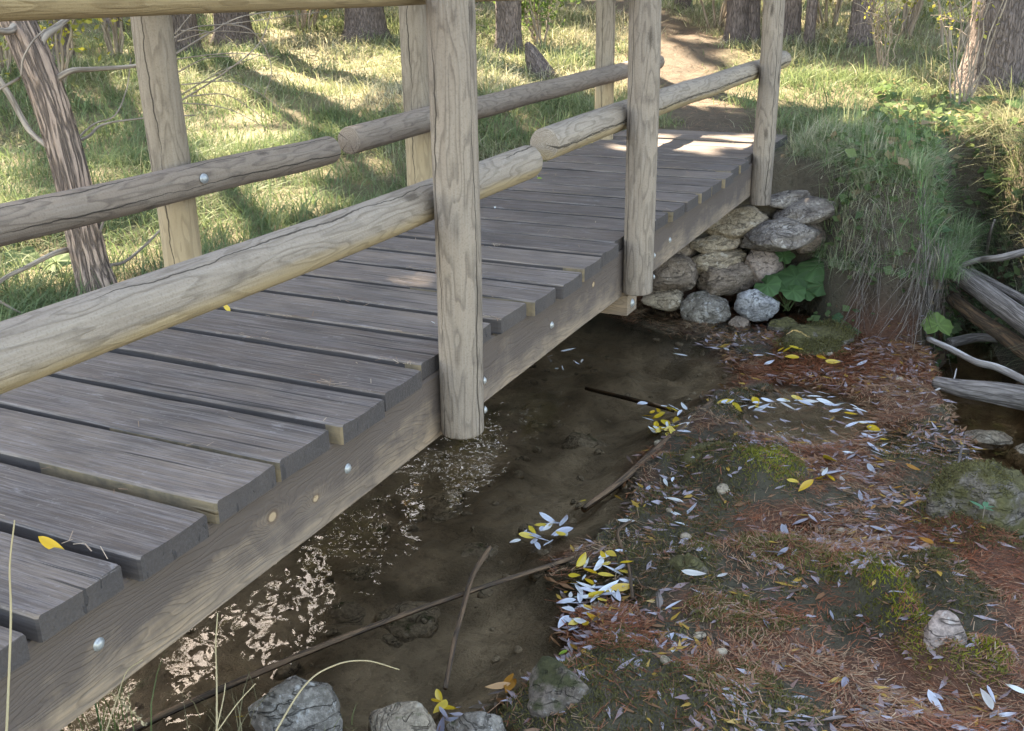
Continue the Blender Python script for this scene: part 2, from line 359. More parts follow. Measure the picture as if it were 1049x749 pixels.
R_['brown'] = mat_rock('brown_stone', (.34, .25, .185), (.235, .17, .125), (.43, .35, .28), moss_amt=.0)
R_['pink'] = mat_rock('pinkish_stone', (.44, .33, .27), (.34, .25, .2), (.52, .44, .38))
R_['dark'] = mat_rock('dark_lichen_stone', (.38, .32, .27), (.20, .16, .135), (.55, .49, .43), moss_amt=.0)
R_['pale'] = mat_rock('pale_grey_stone', (.48, .45, .43), (.34, .32, .31), (.6, .58, .56), moss_amt=.08)
R_['palemoss'] = mat_rock('pale_stone_mossy_foot', (.38, .325, .265), (.21, .17, .13), (.56, .52, .47), moss_amt=.05)
R_['brownmoss'] = mat_rock('brown_stone_with_moss', (.25, .19, .14), (.16, .12, .09), (.36, .31, .26), moss=(.08, .075, .03), moss_amt=.4)
R_['mossy'] = mat_rock('moss_covered_stone', (.26, .21, .165), (.15, .12, .09), (.34, .29, .24), moss=(.125, .105, .04), moss_amt=.55)
R_['bright'] = mat_rock('bright_moss_stone', (.20, .15, .12), (.13, .10, .08), (.26, .2, .17), moss=(.12, .12, .016), moss_amt=.95)
R_['bed'] = mat_rock('streambed_stone', (.50, .39, .27), (.36, .275, .19), (.56, .47, .36), moss_amt=.05)

# ------------------------------------------------------------------ terrain height
ZW, ZC = -0.95, -1.17
LOW = [(-2.6, -.5), (-2.6, .7), (-1.7, .95), (-1.36, 1.5), (-1.34, 3.6), (-1.3, 5.0), (-.4, 5.2), (-.1, 5.42), (.16, 5.52), (.38, 5.38), (.46, 5.15), (.51, 5.09), (.776, 4.99), (1.05, 4.97), (1.11, 5.66), (1.087, 6.3),
       (1.178, 6.7), (1.293, 6.4), (1.43, 5.95), (1.66, 5.43), (1.867, 4.51), (2.04, 3.36), (2.33, 2.45), (3.0, 1.53), (3.7, 1.07), (3.7, -.2), (1.52, .52), (.83, .40), (.14, .32), (-.6, .2), (-1.4, -.1)]
def low_uv(x, y): return (x - 1.348) / 1.149 + 1.348, (y + .99) / 1.149 - .99
def chan_sd(x, y): return sdpoly(CHAN, *low_uv(x, y)) * 1.149
POOL = [(-6, -.4), (-6, .8), (-3, 1.05), (-1.4, 1.5), (-1.25, 3.7), (-.5, 4.0), (-.2, 3.85), (.2, 3.7), (.34, 3.45), (.30, 3.0), (.24, 2.78), (.26, 2.3), (.33, 2.05), (.24, 1.55), (.45, 1.15), (.28, .72), (.1, .5), (-.6, .35), (-3, -.4)]
POOL2 = [(.55, 2.75), (.85, 2.7), (1.02, 3.0), (.95, 3.35), (.6, 3.45), (.45, 3.1)]
CHAN = [(1.13, 4.3), (1.22, 3.6), (1.36, 3.05), (1.52, 2.5), (1.66, 1.9), (1.8, 1.2), (2.1, .7), (3.3, .4), (3.2, .8), (2.4, 1.4), (2.0, 2.1), (1.82, 2.9), (1.66, 3.8), (1.46, 4.7), (1.28, 5.5), (1.2, 5.4), (1.18, 5.0)]
MOUNDS = []      # mossy humps of the weir: plan x, y, radii, height, how bright the moss is
for px_, py_, rx_, ry_, hh_, br_ in [(735, 488, .17, .17, .05, .15), (788, 500, .13, .16, .07, 1.0), (706, 590, .11, .14, .06, .1), (903, 628, .085, .10, .10, 1.1), (925, 655, .08, .09, .11, 1.2), (945, 682, .075, .085, .09, 1.0), (992, 688, .10, .12, .12, 1.25), (955, 612, .20, .16, .10, .05),
                                     (1000, 540, .22, .30, .10, .1), (830, 355, .22, .2, .04, .3), (630, 690, .12, .14, .04, .05), (745, 735, .2, .16, .05, .1), (800, 580, .18, .14, .03, .2), (870, 600, .14, .12, .04, .5), (575, 715, .2, .16, .04, .1), (820, 545, .1, .1, -.06, 0), (760, 640, .2, .14, .03, .1)]:
    P_ = at(px_, py_, 2, ZW); MOUNDS.append((P_[0], P_[1], rx_, ry_, hh_, br_))
def mound_h(x, y):
    z = 0
    for a, b, rx, ry, h, br in MOUNDS: z = z + h * np.exp(-((x - a) / rx) ** 2 - ((y - b) / ry) ** 2) * (1 + .5 * fbm(x * 9, y * 9, 171, 3))
    return z
def mound_bright(x, y):
    z = 0
    for a, b, rx, ry, h, br in MOUNDS: z = np.maximum(z, br * np.exp(-((x - a) / rx) ** 2 - ((y - b) / ry) ** 2))
    return z
def mound_any(x, y):
    z = 0
    for a, b, rx, ry, h, br in MOUNDS: z = np.maximum(z, (h > 0) * np.exp(-((x - a) / rx) ** 2 - ((y - b) / ry) ** 2))
    return z
def bank_h(x, y):
    z = -.24 + .2 * sm(4.3, 6.3, y) - .12 * sm(1.0, -.6, y)
    z = z + .10 * sm(-1.3, -3.0, x)
    d = np.maximum(y - 6.5, 0)
    z = z + .072 * (np.sqrt(d * d + 4) - 2) + .02 * np.maximum(d - 22, 0)
    dl = np.maximum(-x - 5, 0); z = z + .02 * dl
    far = sm(2, 9, np.hypot(x, y - 2))
    z = z + fbm(x * .9, y * .9, 3, 4) * (.05 + .12 * far) + fbm(x * 5, y * 5, 9, 3) * .02
    z = z + .07 * np.exp(-((x - .8) ** 2 / .12 + (y - 5.5) ** 2 / .35))
    z = z + .14 * sm(1.6, 3.2, x) * sm(1, 4, y)
    return z
def path_d(x, y):
    t = np.clip((y - 6.2) / 16, 0, 1)
    cxp = -.5 - 5.0 * t - 3.0 * t * t
    return np.abs(x - cxp + .25 * np.sin(y * .9)) - (.36 + .14 * t)
def terrain(x, y, full=False):
    x = np.asarray(x, float); y = np.asarray(y, float)
    sdl = sdpoly(LOW, x, y) + fbm(x * 2.3, y * 2.3, 21, 3) * .07
    u, v = low_uv(x, y); sdp = sdpoly(POOL, u, v) + fbm(x * 3, y * 3, 31, 3) * .05
    sp2 = sdpoly(POOL2, u, v); sdc = sdpoly(CHAN, u, v) + fbm(x * 3, y * 3, 41, 3) * .04
    led = ZW + .002 - .04 * sm(3.2, 3.6, v) * sm(1.05, .8, u) + fbm(u * 2.6, v * 2.6, 51, 4) * .045 + fbm(u * 11, v * 11, 55, 3) * .028
    led = led + .035 * np.abs(fbm(u * 6, v * 6, 57, 3)) + .05 * sm(1.75, 1.0, v) * sm(.3, .9, u) + .06 * np.exp(-((u - .62) ** 2 + (v - 2.35) ** 2) / .06)
    led = led + mound_h(x, y)
    bed = ZW - .13 - .05 * fbm(u * 1.1, v * 1.1, 61, 3) + fbm(u * 5, v * 5, 66, 4) * .06 + np.abs(fbm(u * 9, v * 9, 67, 3)) * .05
    low = led + (bed - led) * sm(.10, -.22, sdp)
    low = low + (ZW - .075 + fbm(u * 6, v * 6, 71, 3) * .02 - low) * sm(.05, -.2, sp2)
    chan = ZC - .09 + fbm(u * 4, v * 4, 75, 3) * .05
    low = low + (chan - low) * sm(.06, -.07, sdc)
    b = bank_h(x, y)
    t = sm(-.03, .22 - .12 * np.exp(-((x - .1) ** 2 / .3 + (y - 5.4) ** 2 / .5)) + .5 * sm(1.3, .3, y) + .25 * sm(1.5, 2.0, x) + .15 * sm(-1.5, -2, x), sdl)
    z = low + (b - low) * t ** .8
    if full: return z, sdl, sdp, sp2, sdc, t
    return z
def tz(x, y): return float(terrain(np.array([x]), np.array([y]))[0])
def pxg(x, y, tmax=60):
    """the point of the ground seen in that direction"""
    d = ray(x, y); ts = np.concatenate([np.linspace(1.5, 8, 500), np.linspace(8.02, tmax, 900)])
    P = CAM[None] + ts[:, None] * d[None]; h = terrain(P[:, 0], P[:, 1]); k = np.argmax(P[:, 2] < h)
    return P[k]

def build_ground():
    def axis(lo, hi, a, b, st, g=1.16):
        xs = list(np.arange(a, b + 1e-6, st)); s = st; x = b
        while x < hi: s = min(s * g, 3.0); x += s; xs.append(x)
        s = st; x = a; pre = []
        while x > lo: s = min(s * g, 3.0); x -= s; pre.append(x)
        return np.array(pre[::-1] + xs)
    xs = axis(-75, 60, -2.2, 2.0, .026, 1.09); ys = axis(-30, 110, .0, 6.6, .028, 1.07)
    X, Y = np.meshgrid(xs, ys); z, sdl, sdp, sp2, sdc, t = terrain(X, Y, True)
    V = np.stack([X, Y, z], -1).reshape(-1, 3); nx, ny = len(xs), len(ys)
    i = np.arange(ny - 1)[:, None] * nx + np.arange(nx - 1)[None]
    F = np.stack([i, i + 1, i + nx + 1, i + nx], -1).reshape(-1, 4)
    def c(*a): return np.array(a)
    n1 = (fbm(X * .7, Y * .7, 81, 4) * .5 + .5)[..., None]; n2 = (fbm(X * 3, Y * 3, 85, 3) * .5 + .5)[..., None]
    bank = c(.11, .10, .05) * (1 - n1) + c(.22, .18, .10) * n1
    slope = c(.14, .112, .08) * (1 - n2) + c(.085, .068, .05) * n2
    nm = sm(-.02, .22, fbm(X * 2.4, Y * 2.4, 17, 3))[..., None]; ledge = c(.14, .060, .034) * nm + c(.085, .070, .042) * (1 - nm); ledge = ledge * (.55 + .9 * n2)
    n4 = np.clip(.5 + 1.1 * fbm(X * 7, Y * 7, 67, 4), 0, 1)[..., None]; bedc = c(.62, .47, .32) * n4 + c(.27, .20, .13) * (1 - n4)
    col = ledge + (bedc - ledge) * sm(.06, -.12, sdp)[..., None]
    col = col + (bedc * .7 - col) * np.maximum(sm(.05, -.1, sp2), sm(.02, -.1, sdc))[..., None]
    upp = slope + (bank - slope) * sm(.2, .55, sdl)[..., None]
    pd = path_d(X, Y); pm = .8 * (sm(.25, -.1, pd + .25 * (n2[..., 0] - .5)) * sm(5.9, 6.3, Y))[..., None]
    upp = upp + (c(.115, .08, .06) * (.75 + .5 * n2) - upp) * pm
    col = col + (upp - col) * sm(.02, .3, t)[..., None]
    wet = (1 - sm(.0, .25, t)) * np.clip(.5 + fbm(X * 4, Y * 4, 131, 3), 0, 1)
    o = mesh('ground', V, F, M['ground'], attrs={'gcol': ('FLOAT_COLOR', 'POINT', rgba(col.reshape(-1, 3))), 'wet': ('FLOAT', 'POINT', wet.ravel())})
    tag(o, kind='structure')
build_ground()

def water_sheet(name, z, test, mat, x0, x1, y0, y1, st=.05):
    xs = np.arange(x0, x1, st); ys = np.arange(y0, y1, st); X, Y = np.meshgrid(xs, ys); nx, ny = len(xs), len(ys)
    V = np.stack([X, Y, np.full_like(X, z)], -1).reshape(-1, 3); keep = test(X, Y)
    i = np.arange(ny - 1)[:, None] * nx + np.arange(nx - 1)[None]
    ok = keep[:-1, :-1] & keep[1:, :-1] & keep[:-1, 1:] & keep[1:, 1:]
    i = i[ok]; F = np.stack([i, i + 1, i + nx + 1, i + nx], -1)
    used = np.unique(F); mp = -np.ones(len(V), int); mp[used] = np.arange(len(used))
    o = mesh(name, V[used], mp[F], mat, smooth=True); tag(o, kind='structure')
def wet_area(X, Y):
    U, W = low_uv(X, Y)
    return (sdpoly(LOW, X, Y) < .3) & (chan_sd(X, Y) > .045) & ((U < 1.15) | (W < 4.0)) & (U < 1.9) & ~((U > 1.15) & (W > 3.6))
water_sheet('stream_water', ZW, wet_area, M['water'], -2.8, 2.4, -.6, 5.6)
water_sheet('channel_water', ZC, lambda X, Y: chan_sd(X, Y) < .05, M['water2'], .9, 3.9, .3, 7.5)

# ------------------------------------------------------------------ sweeps
def sweep(name, pts, sect, mat, parent=None, lcs=None, extra=None, smooth=False):
    """pts: list of (n,3) rings -> one closed skin with end caps"""
    R = np.asarray(pts, float); m, n, _ = R.shape
    V = R.reshape(-1, 3); F = []
    for i in range(m - 1):
        for j in range(n):
            k = (j + 1) % n; F.append([i * n + j, i * n + k, (i + 1) * n + k, (i + 1) * n + j])
    F.append(list(range(n))[::-1]); F.append([(m - 1) * n + j for j in range(n)])
    return V, F
def frame_of(d):
    d = np.asarray(d, float); d = d / np.linalg.norm(d); a = np.array([0, 0, 1.]) if abs(d[2]) < .9 else np.array([1., 0, 0])
    u = np.cross(a, d); u /= np.linalg.norm(u); return u, np.cross(d, u), d
def log(name, p0, p1, r0, r1, mat, parent=None, label=None, nseg=28, nlen=28, wob=.03, bow=.0, seed=None, chamfer=True, shape=None):
    p0 = np.asarray(p0, float); p1 = np.asarray(p1, float); L = np.linalg.norm(p1 - p0); u, v, d = frame_of(p1 - p0)
    sd = seed if seed is not None else random.randint(0, 999)
    ts = list(np.linspace(0, 1, nlen))
    e = .007 / L
    if chamfer: ts = [0, e * .35, e] + ts[1:-1] + [1 - e, 1 - e * .35, 1]
    rings = []; lc = []
    for i, t in enumerate(ts):
        c = p0 + (p1 - p0) * t + u * bow * math.sin(PI * t) + (u * fbm(t * L * 1.2, sd, 5, 2) + v * fbm(t * L * 1.2, sd + 9.5, 6, 2)) * wob * .25
        r = r0 + (r1 - r0) * t; ch = 1.0
        if chamfer and (i == 0 or i == len(ts) - 1): ch = .93
        if chamfer and (i == 1 or i == len(ts) - 2): ch = .98
        ring = []
        for j in range(nseg):
            a = 2 * PI * j / nseg
            rr = r * ch * (1 + wob * float(fbm(math.cos(a) * 1.3 + sd, math.sin(a) * 1.3 + t * L * 1.5, 7, 3)))
            if shape: rr *= shape(a, t)
            ring.append(c + u * math.cos(a) * rr + v * math.sin(a) * rr); lc.append((math.cos(a) * rr * 1.0, math.sin(a) * rr, t * L))
        rings.append(ring)
    V, F = sweep(name, rings, None, mat)
    o = mesh(name, V, F, mat, parent, True, {'lc': ('FLOAT_VECTOR', 'POINT', lc)})
    try: o.data.set_sharp_from_angle(angle=math.radians(50))
    except Exception: pass
    if label: o['label'] = label
    return o
def tube(pts, radii, n=8, seed=0, rough=0.0, closed_tip=True):
    pts = np.asarray(pts, float); rings = []; lc = []; L = 0; u = None
    for i, p in enumerate(pts):
        d = pts[min(i + 1, len(pts) - 1)] - pts[max(i - 1, 0)]; d = d / (np.linalg.norm(d) + 1e-9)
        if u is None: u, v, _ = frame_of(d)
        else:
            u = u - d * (u @ d); u /= np.linalg.norm(u); v = np.cross(d, u)
        if i: L += np.linalg.norm(p - pts[i - 1])
        ring = []
        for j in range(n):
            a = 2 * PI * j / n; r = radii[i] * (1 + rough * float(fbm(math.cos(a) * 1.5 + seed * 3.1, math.sin(a) * 1.5 + L * 6, 8, 3)))
            ring.append(p + u * math.cos(a) * r + v * math.sin(a) * r); lc.append((math.cos(a) * radii[i], math.sin(a) * radii[i], L + seed))
        rings.append(ring)
    V, F = sweep('', rings, None, None); return V, F, lc
def tubes(name, specs, mat, parent=None, n=8, rough=.05):
    VV, FF, LL = [], [], []; off = 0
    for k, (pts, rad) in enumerate(specs):
        V, F, lc = tube(pts, rad, n, k, rough); VV.append(V); FF += [[i + off for i in f] for f in F]; LL += lc; off += len(V)
    return mesh(name, np.concatenate(VV), FF, mat, parent, True, {'lc': ('FLOAT_VECTOR', 'POINT', LL)})
def curve_pts(ctrl, n=12, jit=0, seed=0):
    """Catmull-Rom through control points"""
    P = [np.asarray(c, float) for c in ctrl]; P = [2 * P[0] - P[1]] + P + [2 * P[-1] - P[-2]]; out = []
    r_ = np.random.default_rng(seed)
    for i in range(1, len(P) - 2):
        for t in np.linspace(0, 1, n, endpoint=(i == len(P) - 3)):
            a, b, c, d = P[i - 1], P[i], P[i + 1], P[i + 2]
            q = .5 * (2 * b + (c - a) * t + (2 * a - 5 * b + 4 * c - d) * t * t + (3 * b - a - 3 * c + d) * t ** 3)
            out.append(q + r_.normal(0, 1, 3) * jit)
    return np.array(out)

# ------------------------------------------------------------------ the footbridge
bridge = thing('wooden_footbridge', 'weathered wooden footbridge of dark planks with round log posts and handrails', 'footbridge')
PITCH = .22; Y_END = 6.23; POST_X, POST_R = .03, .062; FAR_X = -1.10
PY = [1.43, 2.975, 5.26]; FY = [1.585, 3.17, 5.57]
def deck():
    VV, FF, LC, TN, TANC = [], [], [], [], []; off = 0
    k = -5
    while True:
        y0 = k * PITCH + random.uniform(-.005, .005); wd = PITCH - random.uniform(.028, .041); y1 = y0 + wd
        if y1 > Y_END: break
        xr = random.uniform(-.022, .02); xl = -1.10 + random.uniform(-.015, .015)
        for py in PY:
            if y0 - .065 < py < y1 + .065 : xr = POST_X - POST_R - .006
        zt = random.uniform(-.004, .003); th = .052; sk = random.uniform(-.006, .006); tilt = random.uniform(-.003, .003)
        b = .006
        sec = [(0, -b), (b * .4, -b * .35), (b, 0)]
        top = [(b + (wd - 2 * b) * q, 0) for q in (.25, .5, .75)]
        sec = sec + top + [(wd - b, 0), (wd - b * .4, -b * .35), (wd, -b), (wd, -th), (0, -th)]
        n = len(sec); rings = []; xs = [xl, xl + .008] + list(np.linspace(xl + .05, xr - .05, 30)) + [xr - .03, xr - .008, xr]
        lo = (random.uniform(0, 50), random.uniform(0, 50), random.uniform(0, 50)); tone = random.random()
        for i, x in enumerate(xs):
            sc = 1.0 - (.025 if i in (0, len(xs) - 1) else 0)
            ring = []
            for (yy, zz) in sec:
                wv = .0035 * float(fbm(x * 5, k * 7.7 + (0 if yy < wd / 2 else 40), 3, 3)); cup = -.004 * math.cos((yy / wd - .5) * PI)
                yv = wd / 2 + (yy - wd / 2) * sc + (wv if zz > -th * .9 or True else 0)
                ring.append((x + (.003 * float(fbm(yy * 30, k * 3.3, 4, 2)) if i in (0, len(xs) - 1) else 0), y0 + yv + sk * (x / 1.1), zt + zz * sc + (cup if zz == 0 else 0) + tilt * (x + .5) + .002 * float(fbm(x * 4, yy * 9 + k, 8, 2)) * (zz > -.01)))
                LC.append((x + lo[0], yy + lo[1], zz + lo[2]))
            rings.append(ring); TN += [tone] * n
        V, F = sweep('', rings, None, None)
        fr = random.random()
        tl = random.uniform(.03, .10) if fr < .34 else (.5 if fr > .9 else 0)
        for f in F:
            P = V[f]; isfront = len(f) == 4 and np.all(P[:, 1] < y0 + .022) and (P[:, 2].max() - P[:, 2].min()) > .03
            TANC += [.85 if (isfront and P[:, 0].min() > xr - tl) else 0.0] * len(f)
        VV.append(V); FF += [[i + off for i in f] for f in F]; off += len(V); k += 1
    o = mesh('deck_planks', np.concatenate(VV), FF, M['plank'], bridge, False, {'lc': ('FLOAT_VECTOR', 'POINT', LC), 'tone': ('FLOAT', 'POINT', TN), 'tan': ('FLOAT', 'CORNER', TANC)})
deck()
def deck_debris():
    rg = np.random.default_rng(31); P, A, Lg = [], [], []
    for k in range(-2, 27):
        for c in range(rg.integers(0, 3)):
            cx_ = rg.uniform(-1.05, -.03); m = rg.integers(3, 14)
            for q in range(m): P.append((min(cx_ + rg.normal(0, .035), -.01), k * PITCH - .012 + rg.normal(0, .008), .002 + rg.uniform(0, .006))); A.append(rg.normal(0, .6)); Lg.append(rg.uniform(.015, .05))
    for q in range(90): P.append((rg.uniform(-1.08, -.02), rg.uniform(-.4, 6.1), .003)); A.append(rg.uniform(0, 6.28)); Lg.append(rg.uniform(.012, .045))
    P = np.array(P); A = np.array(A); L = np.array(Lg); n = len(P); d = np.stack([np.cos(A), np.sin(A), rg.normal(0, .12, n)], -1) * L[:, None] * .5; sd = np.stack([-np.sin(A), np.cos(A), np.zeros(n)], -1) * rg.uniform(.0006, .0016, n)[:, None]
    V = np.stack([P - d - sd, P - d + sd, P + d + sd, P + d - sd], 1).reshape(-1, 3); t = rg.uniform(0, 1, (n, 1)); col = np.array([.42, .33, .24]) * t + np.array([.2, .11, .07]) * (1 - t)
    tag(mesh('needle_debris', V, np.arange(4 * n).reshape(n, 4), M['needles'], None, False, {'col': ('FLOAT_COLOR', 'POINT', np.repeat(rgba(col), 4, 0))}), 'dry needles and straw bits caught in the gaps of the deck planks', 'needles', kind='stuff')
deck_debris()
def beam(name, x0, x1, z0, z1, y0, y1):
    b = .007; n = 60; rings = []; lc = []
    sec = [(x1 - b, z1), (x0 + b, z1), (x0, z1 - b), (x0, z0 + b), (x0 + b, z0), (x1 - b, z0), (x1, z0 + b)] + [(x1, z0 + (z1 - z0) * q) for q in (.25, .5, .75)] + [(x1, z1 - b)]
    for y in np.linspace(y0, y1, n):
        rings.append([(x + .003 * float(fbm(y * 3, z * 20, 12, 3)), y, z + .003 * float(fbm(y * 2, x * 9, 13, 2))) for x, z in sec]); lc += [(y, x, z) for x, z in sec]
    V, F = sweep('', rings, None, None)
    return mesh(name, V, F, M['beam'], bridge, False, {'lc': ('FLOAT_VECTOR', 'POINT', lc)})
bm_near = beam('beam', -.12, -.03, -.256, -.054, -1.1, 6.28)
bm_far = beam('beam', -1.07, -.98, -.256, -.054, -1.1, 6.28)
def crossbeam(y0, y1, z0, z1, xa, xb):
    sec = [(y0, z0), (y1, z0), (y1, z1), (y0, z1)]; rings = []; lc = []
    for x in np.linspace(xa, xb, 20): rings.append([(x, y, z) for y, z in sec]); lc += [(x, y, z) for y, z in sec]
    V, F = sweep('', rings, None, None); return mesh('crossbeam', V, F, M['beam'], bridge, False, {'lc': ('FLOAT_VECTOR', 'POINT', lc)})
cb_ = crossbeam(2.98, 3.10, -.345, -.2585, -1.13, -.015)
def bolt(p, nrm, r=.016, parent=bridge):
    u, v, d = frame_of(nrm); bmh = bmesh.new(); rings = []
    prof = [(1.25, 0), (1.25, .12), (1.0, .16), (.92, .4), (.7, .62), (.36, .76), (0.02, .8)]
    R = [[np.asarray(p) + (u * math.cos(a) + v * math.sin(a)) * r * q + d * h * r for a in np.linspace(0, 2 * PI, 16, endpoint=False)] for q, h in prof]
    V, F = sweep('', R, None, None); return mesh('bolt', V, F, M['bolt'], parent, True)
for q in ((101, 660), (356, 480), (565, 333), (686, 246)): bolt(at(*q, 0, -.0295), (1, 0, .0), .0105, bm_near)
bolt((-.015, 3.04, -.305), (1, 0, 0), .015, cb_)
for i, y in enumerate(PY):
    p = log('post', (POST_X, y, -.235 if i < 2 else -.30), (POST_X + (.0, -.01, .0)[i], y, 1.12), POST_R, POST_R * .98, M['post'], bridge, wob=.05, nlen=40, nseg=40)
    for z in (-.17, -.08):
        if i < 2: bolt((POST_X + POST_R * .93, y + .028, z), (.95, .31, 0), .009, p)
for i, y in enumerate(FY):
    log('post', (FAR_X, y, -.5), (FAR_X, y, 1.10), POST_R, POST_R * .98, M['post_far'], bridge, wob=.05, nlen=40, nseg=40)
NX, FRX = -.092, -.978
def railpx(name, a, b, x, r, ext0=0, ext1=0, **k):
    A = at(*a, 0, x); B = at(*b, 0, x); d = (B - A) / np.linalg.norm(B - A)
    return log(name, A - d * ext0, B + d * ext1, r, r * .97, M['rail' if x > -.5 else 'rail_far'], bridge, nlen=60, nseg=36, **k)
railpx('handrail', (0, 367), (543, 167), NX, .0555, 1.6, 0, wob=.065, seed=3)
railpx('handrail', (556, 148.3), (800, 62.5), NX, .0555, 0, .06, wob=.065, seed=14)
fr1 = railpx('handrail', (0, 232), (336, 151.7), FRX, .053, 2.0, 0, wob=.065, seed=25)
railpx('handrail', (357, 144.7), (672, 63.5), FRX, .053, 0, .05, wob=.065, seed=36)
bolt(at(209, 183, 0, FRX + .05), (1, -.25, .12), .0125, fr1)
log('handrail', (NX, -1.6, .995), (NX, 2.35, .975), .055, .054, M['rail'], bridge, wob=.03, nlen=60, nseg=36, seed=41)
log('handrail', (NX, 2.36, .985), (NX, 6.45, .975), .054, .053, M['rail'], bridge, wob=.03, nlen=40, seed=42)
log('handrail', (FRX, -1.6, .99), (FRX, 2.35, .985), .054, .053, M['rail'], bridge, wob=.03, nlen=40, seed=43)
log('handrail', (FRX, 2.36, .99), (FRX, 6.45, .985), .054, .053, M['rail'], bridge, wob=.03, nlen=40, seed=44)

# ------------------------------------------------------------------ rocks
_rock_seed = [0]
def rock(label, px, mat, plane, sq=1.0, depth=.8, flat=.35, tilt=0.0, name='stone', group=None, sub=4, cat='stone', sink=0.0, grow=1.0):
    """stone whose outline fills the box px=(x0,y0,x1,y1) seen in the photo, standing at plane=(axis,value)"""
    _rock_seed[0] += 1; sd = _rock_seed[0]
    x0, y0, x1, y1 = px; c = at((x0 + x1) / 2, (y0 + y1) / 2, *plane); dp = depth_of(c)
    wx = (x1 - x0) / FPX * dp / 2 * grow; wz = (y1 - y0) / FPX * dp / 2 * grow
    bm = bmesh.new(); bmesh.ops.create_icosphere(bm, subdivisions=sub, radius=1)
    r_ = random.Random(sd * 13)
    planes = [(Vector((r_.gauss(0, 1), r_.gauss(0, 1), r_.gauss(0, 1))).normalized(), r_.uniform(.62, .9)) for _ in range(11)]
    for v in bm.verts:
        p = v.co.copy(); nrm = p.normalized()
        k = 1 + (.34 if mat.name.startswith(('moss', 'bright')) else .24) * n3(nrm * 1.5, sd)
        for pn, pd in planes:
            q = nrm.dot(pn)
            if q > 0: k = min(k, (pd / max(q, .01)) * (1 - flat) + k * flat if pd / max(q, .01) < k else k)
        k += .07 * n3(nrm * 3.6, sd + 3) + .04 * n3(nrm * 8, sd + 5) + .02 * n3(nrm * 17, sd + 7)
        v.co = nrm * k
    # stretch to the box
    xs = [v.co.x for v in bm.verts]; zs = [v.co.z for v in bm.verts]
    sx = wx * 2 / (max(xs) - min(xs)); sz = wz * 2 / (max(zs) - min(zs)); ct, st = math.cos(tilt), math.sin(tilt)
    for v in bm.verts:
        x, y, z = v.co.x * sx, v.co.y * wx * depth, v.co.z * sz
        v.co = Vector((x * ct - z * st, y, x * st + z * ct))
    me = bpy.data.meshes.new(name); bm.to_mesh(me); bm.free()
    for p in me.polygons: p.use_smooth = True
    o = link(name, me, mat); o.location = c - np.array([0, 0, sink])
    o.rotation_euler = (0, 0, math.atan2(RX[1], RX[0]))
    return tag(o, label, cat, group)
G = 'dry stones of the abutment under the bridge'
for lab, px, mt, y, dpt, tl in [
    ('rounded brown stone in the abutment, directly right of the middle bridge post', (666, 262, 717, 301), 'brown', 4.32, .9, .0),
    ('oval tan stone in the middle course of the abutment, above the flat grey one', (711, 253, 766, 281), 'tan', 4.55, .9, .08),
    ('thin flat tan stone in the abutment, between the pale slab and the oval stone', (711, 239, 763, 258), 'tan', 4.66, .9, .08),
    ('long pale slab of the abutment, tucked under the bridge beam', (722, 214, 787, 243), 'tan', 4.85, 1.0, .18),
    ('dark lichen-covered boulder that overhangs the pinkish abutment stone', (757, 226, 834, 257), 'dark', 4.62, .9, .22),
    ('flat grey-brown stone low in the abutment, left of the pinkish one', (714, 270, 773, 301), 'brown', 4.44, .9, .1),
    ('pinkish upright stone of the abutment beside the green butterbur leaves', (762, 252, 799, 297), 'pink', 4.62, 1.0, .5),
    ('small oval tan stone at the abutment foot, nearest to the middle post', (661, 297, 703, 319), 'tan', 4.16, .9, .0),
    ('purple-grey rugged slab on top of the abutment, at its grassy corner', (796, 200, 864, 228), 'dark', 5.0, 1.1, .3),
    ('pinkish-brown stone under the rugged slab at the abutment corner', (814, 226, 852, 262), 'pink', 4.95, 1.0, .3),
    ('needle-strewn flat slab behind the base of the last bridge post', (770, 188, 852, 208), 'dark', 5.35, 1.2, .1),
    ('small dark stone wedged under the beam above the rounded brown one', (690, 249, 713, 267), 'brown', 4.6, .9, .0),
    ('narrow brown stone wedged right behind the middle post', (655, 280, 672, 304), 'brown', 4.35, .9, .0),
    ('shadowed brown stone under the beam, above the small oval stone', (640, 268, 668, 296), 'brown', 4.55, .9, .0),
]: rock(lab, px, R_[mt], (1, 4.95 + (y - 4.12) * .6), depth=dpt, tilt=tl, group=G, cat='stone', flat=.12, grow=1.07)
G2 = 'loose stones at the foot of the abutment'
rock('white limestone boulder with mossy brown foot below the abutment', (697, 298, 747, 337), R_['palemoss'], (1, 4.95), group=G2, depth=.9)
rock('clean light grey block lying beside the butterbur leaves', (751, 296, 797, 331), R_['pale'], (1, 4.97), group=G2, depth=.8, tilt=-.15, flat=.15)
rock('small brown stone half buried below the light grey block', (745, 324, 769, 346), R_['brown'], (1, 4.9), group=G2)
rock('small yellow-mossed stone at the foot of the grassy bank', (786, 325, 820, 346), R_['mossy'], (1, 4.93), group=G2)
G3 = 'stones along the near edge of the pool'
rock('large tan and white rock at the lower pool edge under the dry grass stalks', (248, 690, 345, 775), R_['pale' if 0 else 'palemoss'], (2, -0.910), name='boulder', group=G3, depth=.9, cat='boulder', flat=.08)
rock('pale grey rounded rock at the bottom edge beside yellow leaves', (458, 726, 520, 775), R_['palemoss'], (2, -0.910), name='boulder', group=G3, cat='boulder')
rock('brown mossy rock standing out of the pool corner left of the grey leaf pile', (533, 674, 612, 750), R_['brownmoss'], (2, -0.930), name='boulder', group=G3, depth=.9, cat='boulder', flat=.08)
rock('dull brown stone awash at the pool edge between the tan and the grey rock', (372, 722, 450, 775), R_['bed'], (2, -0.950), name='boulder', group=G3, cat='boulder')
G4 = 'mossy stones on the leaf-strewn weir'
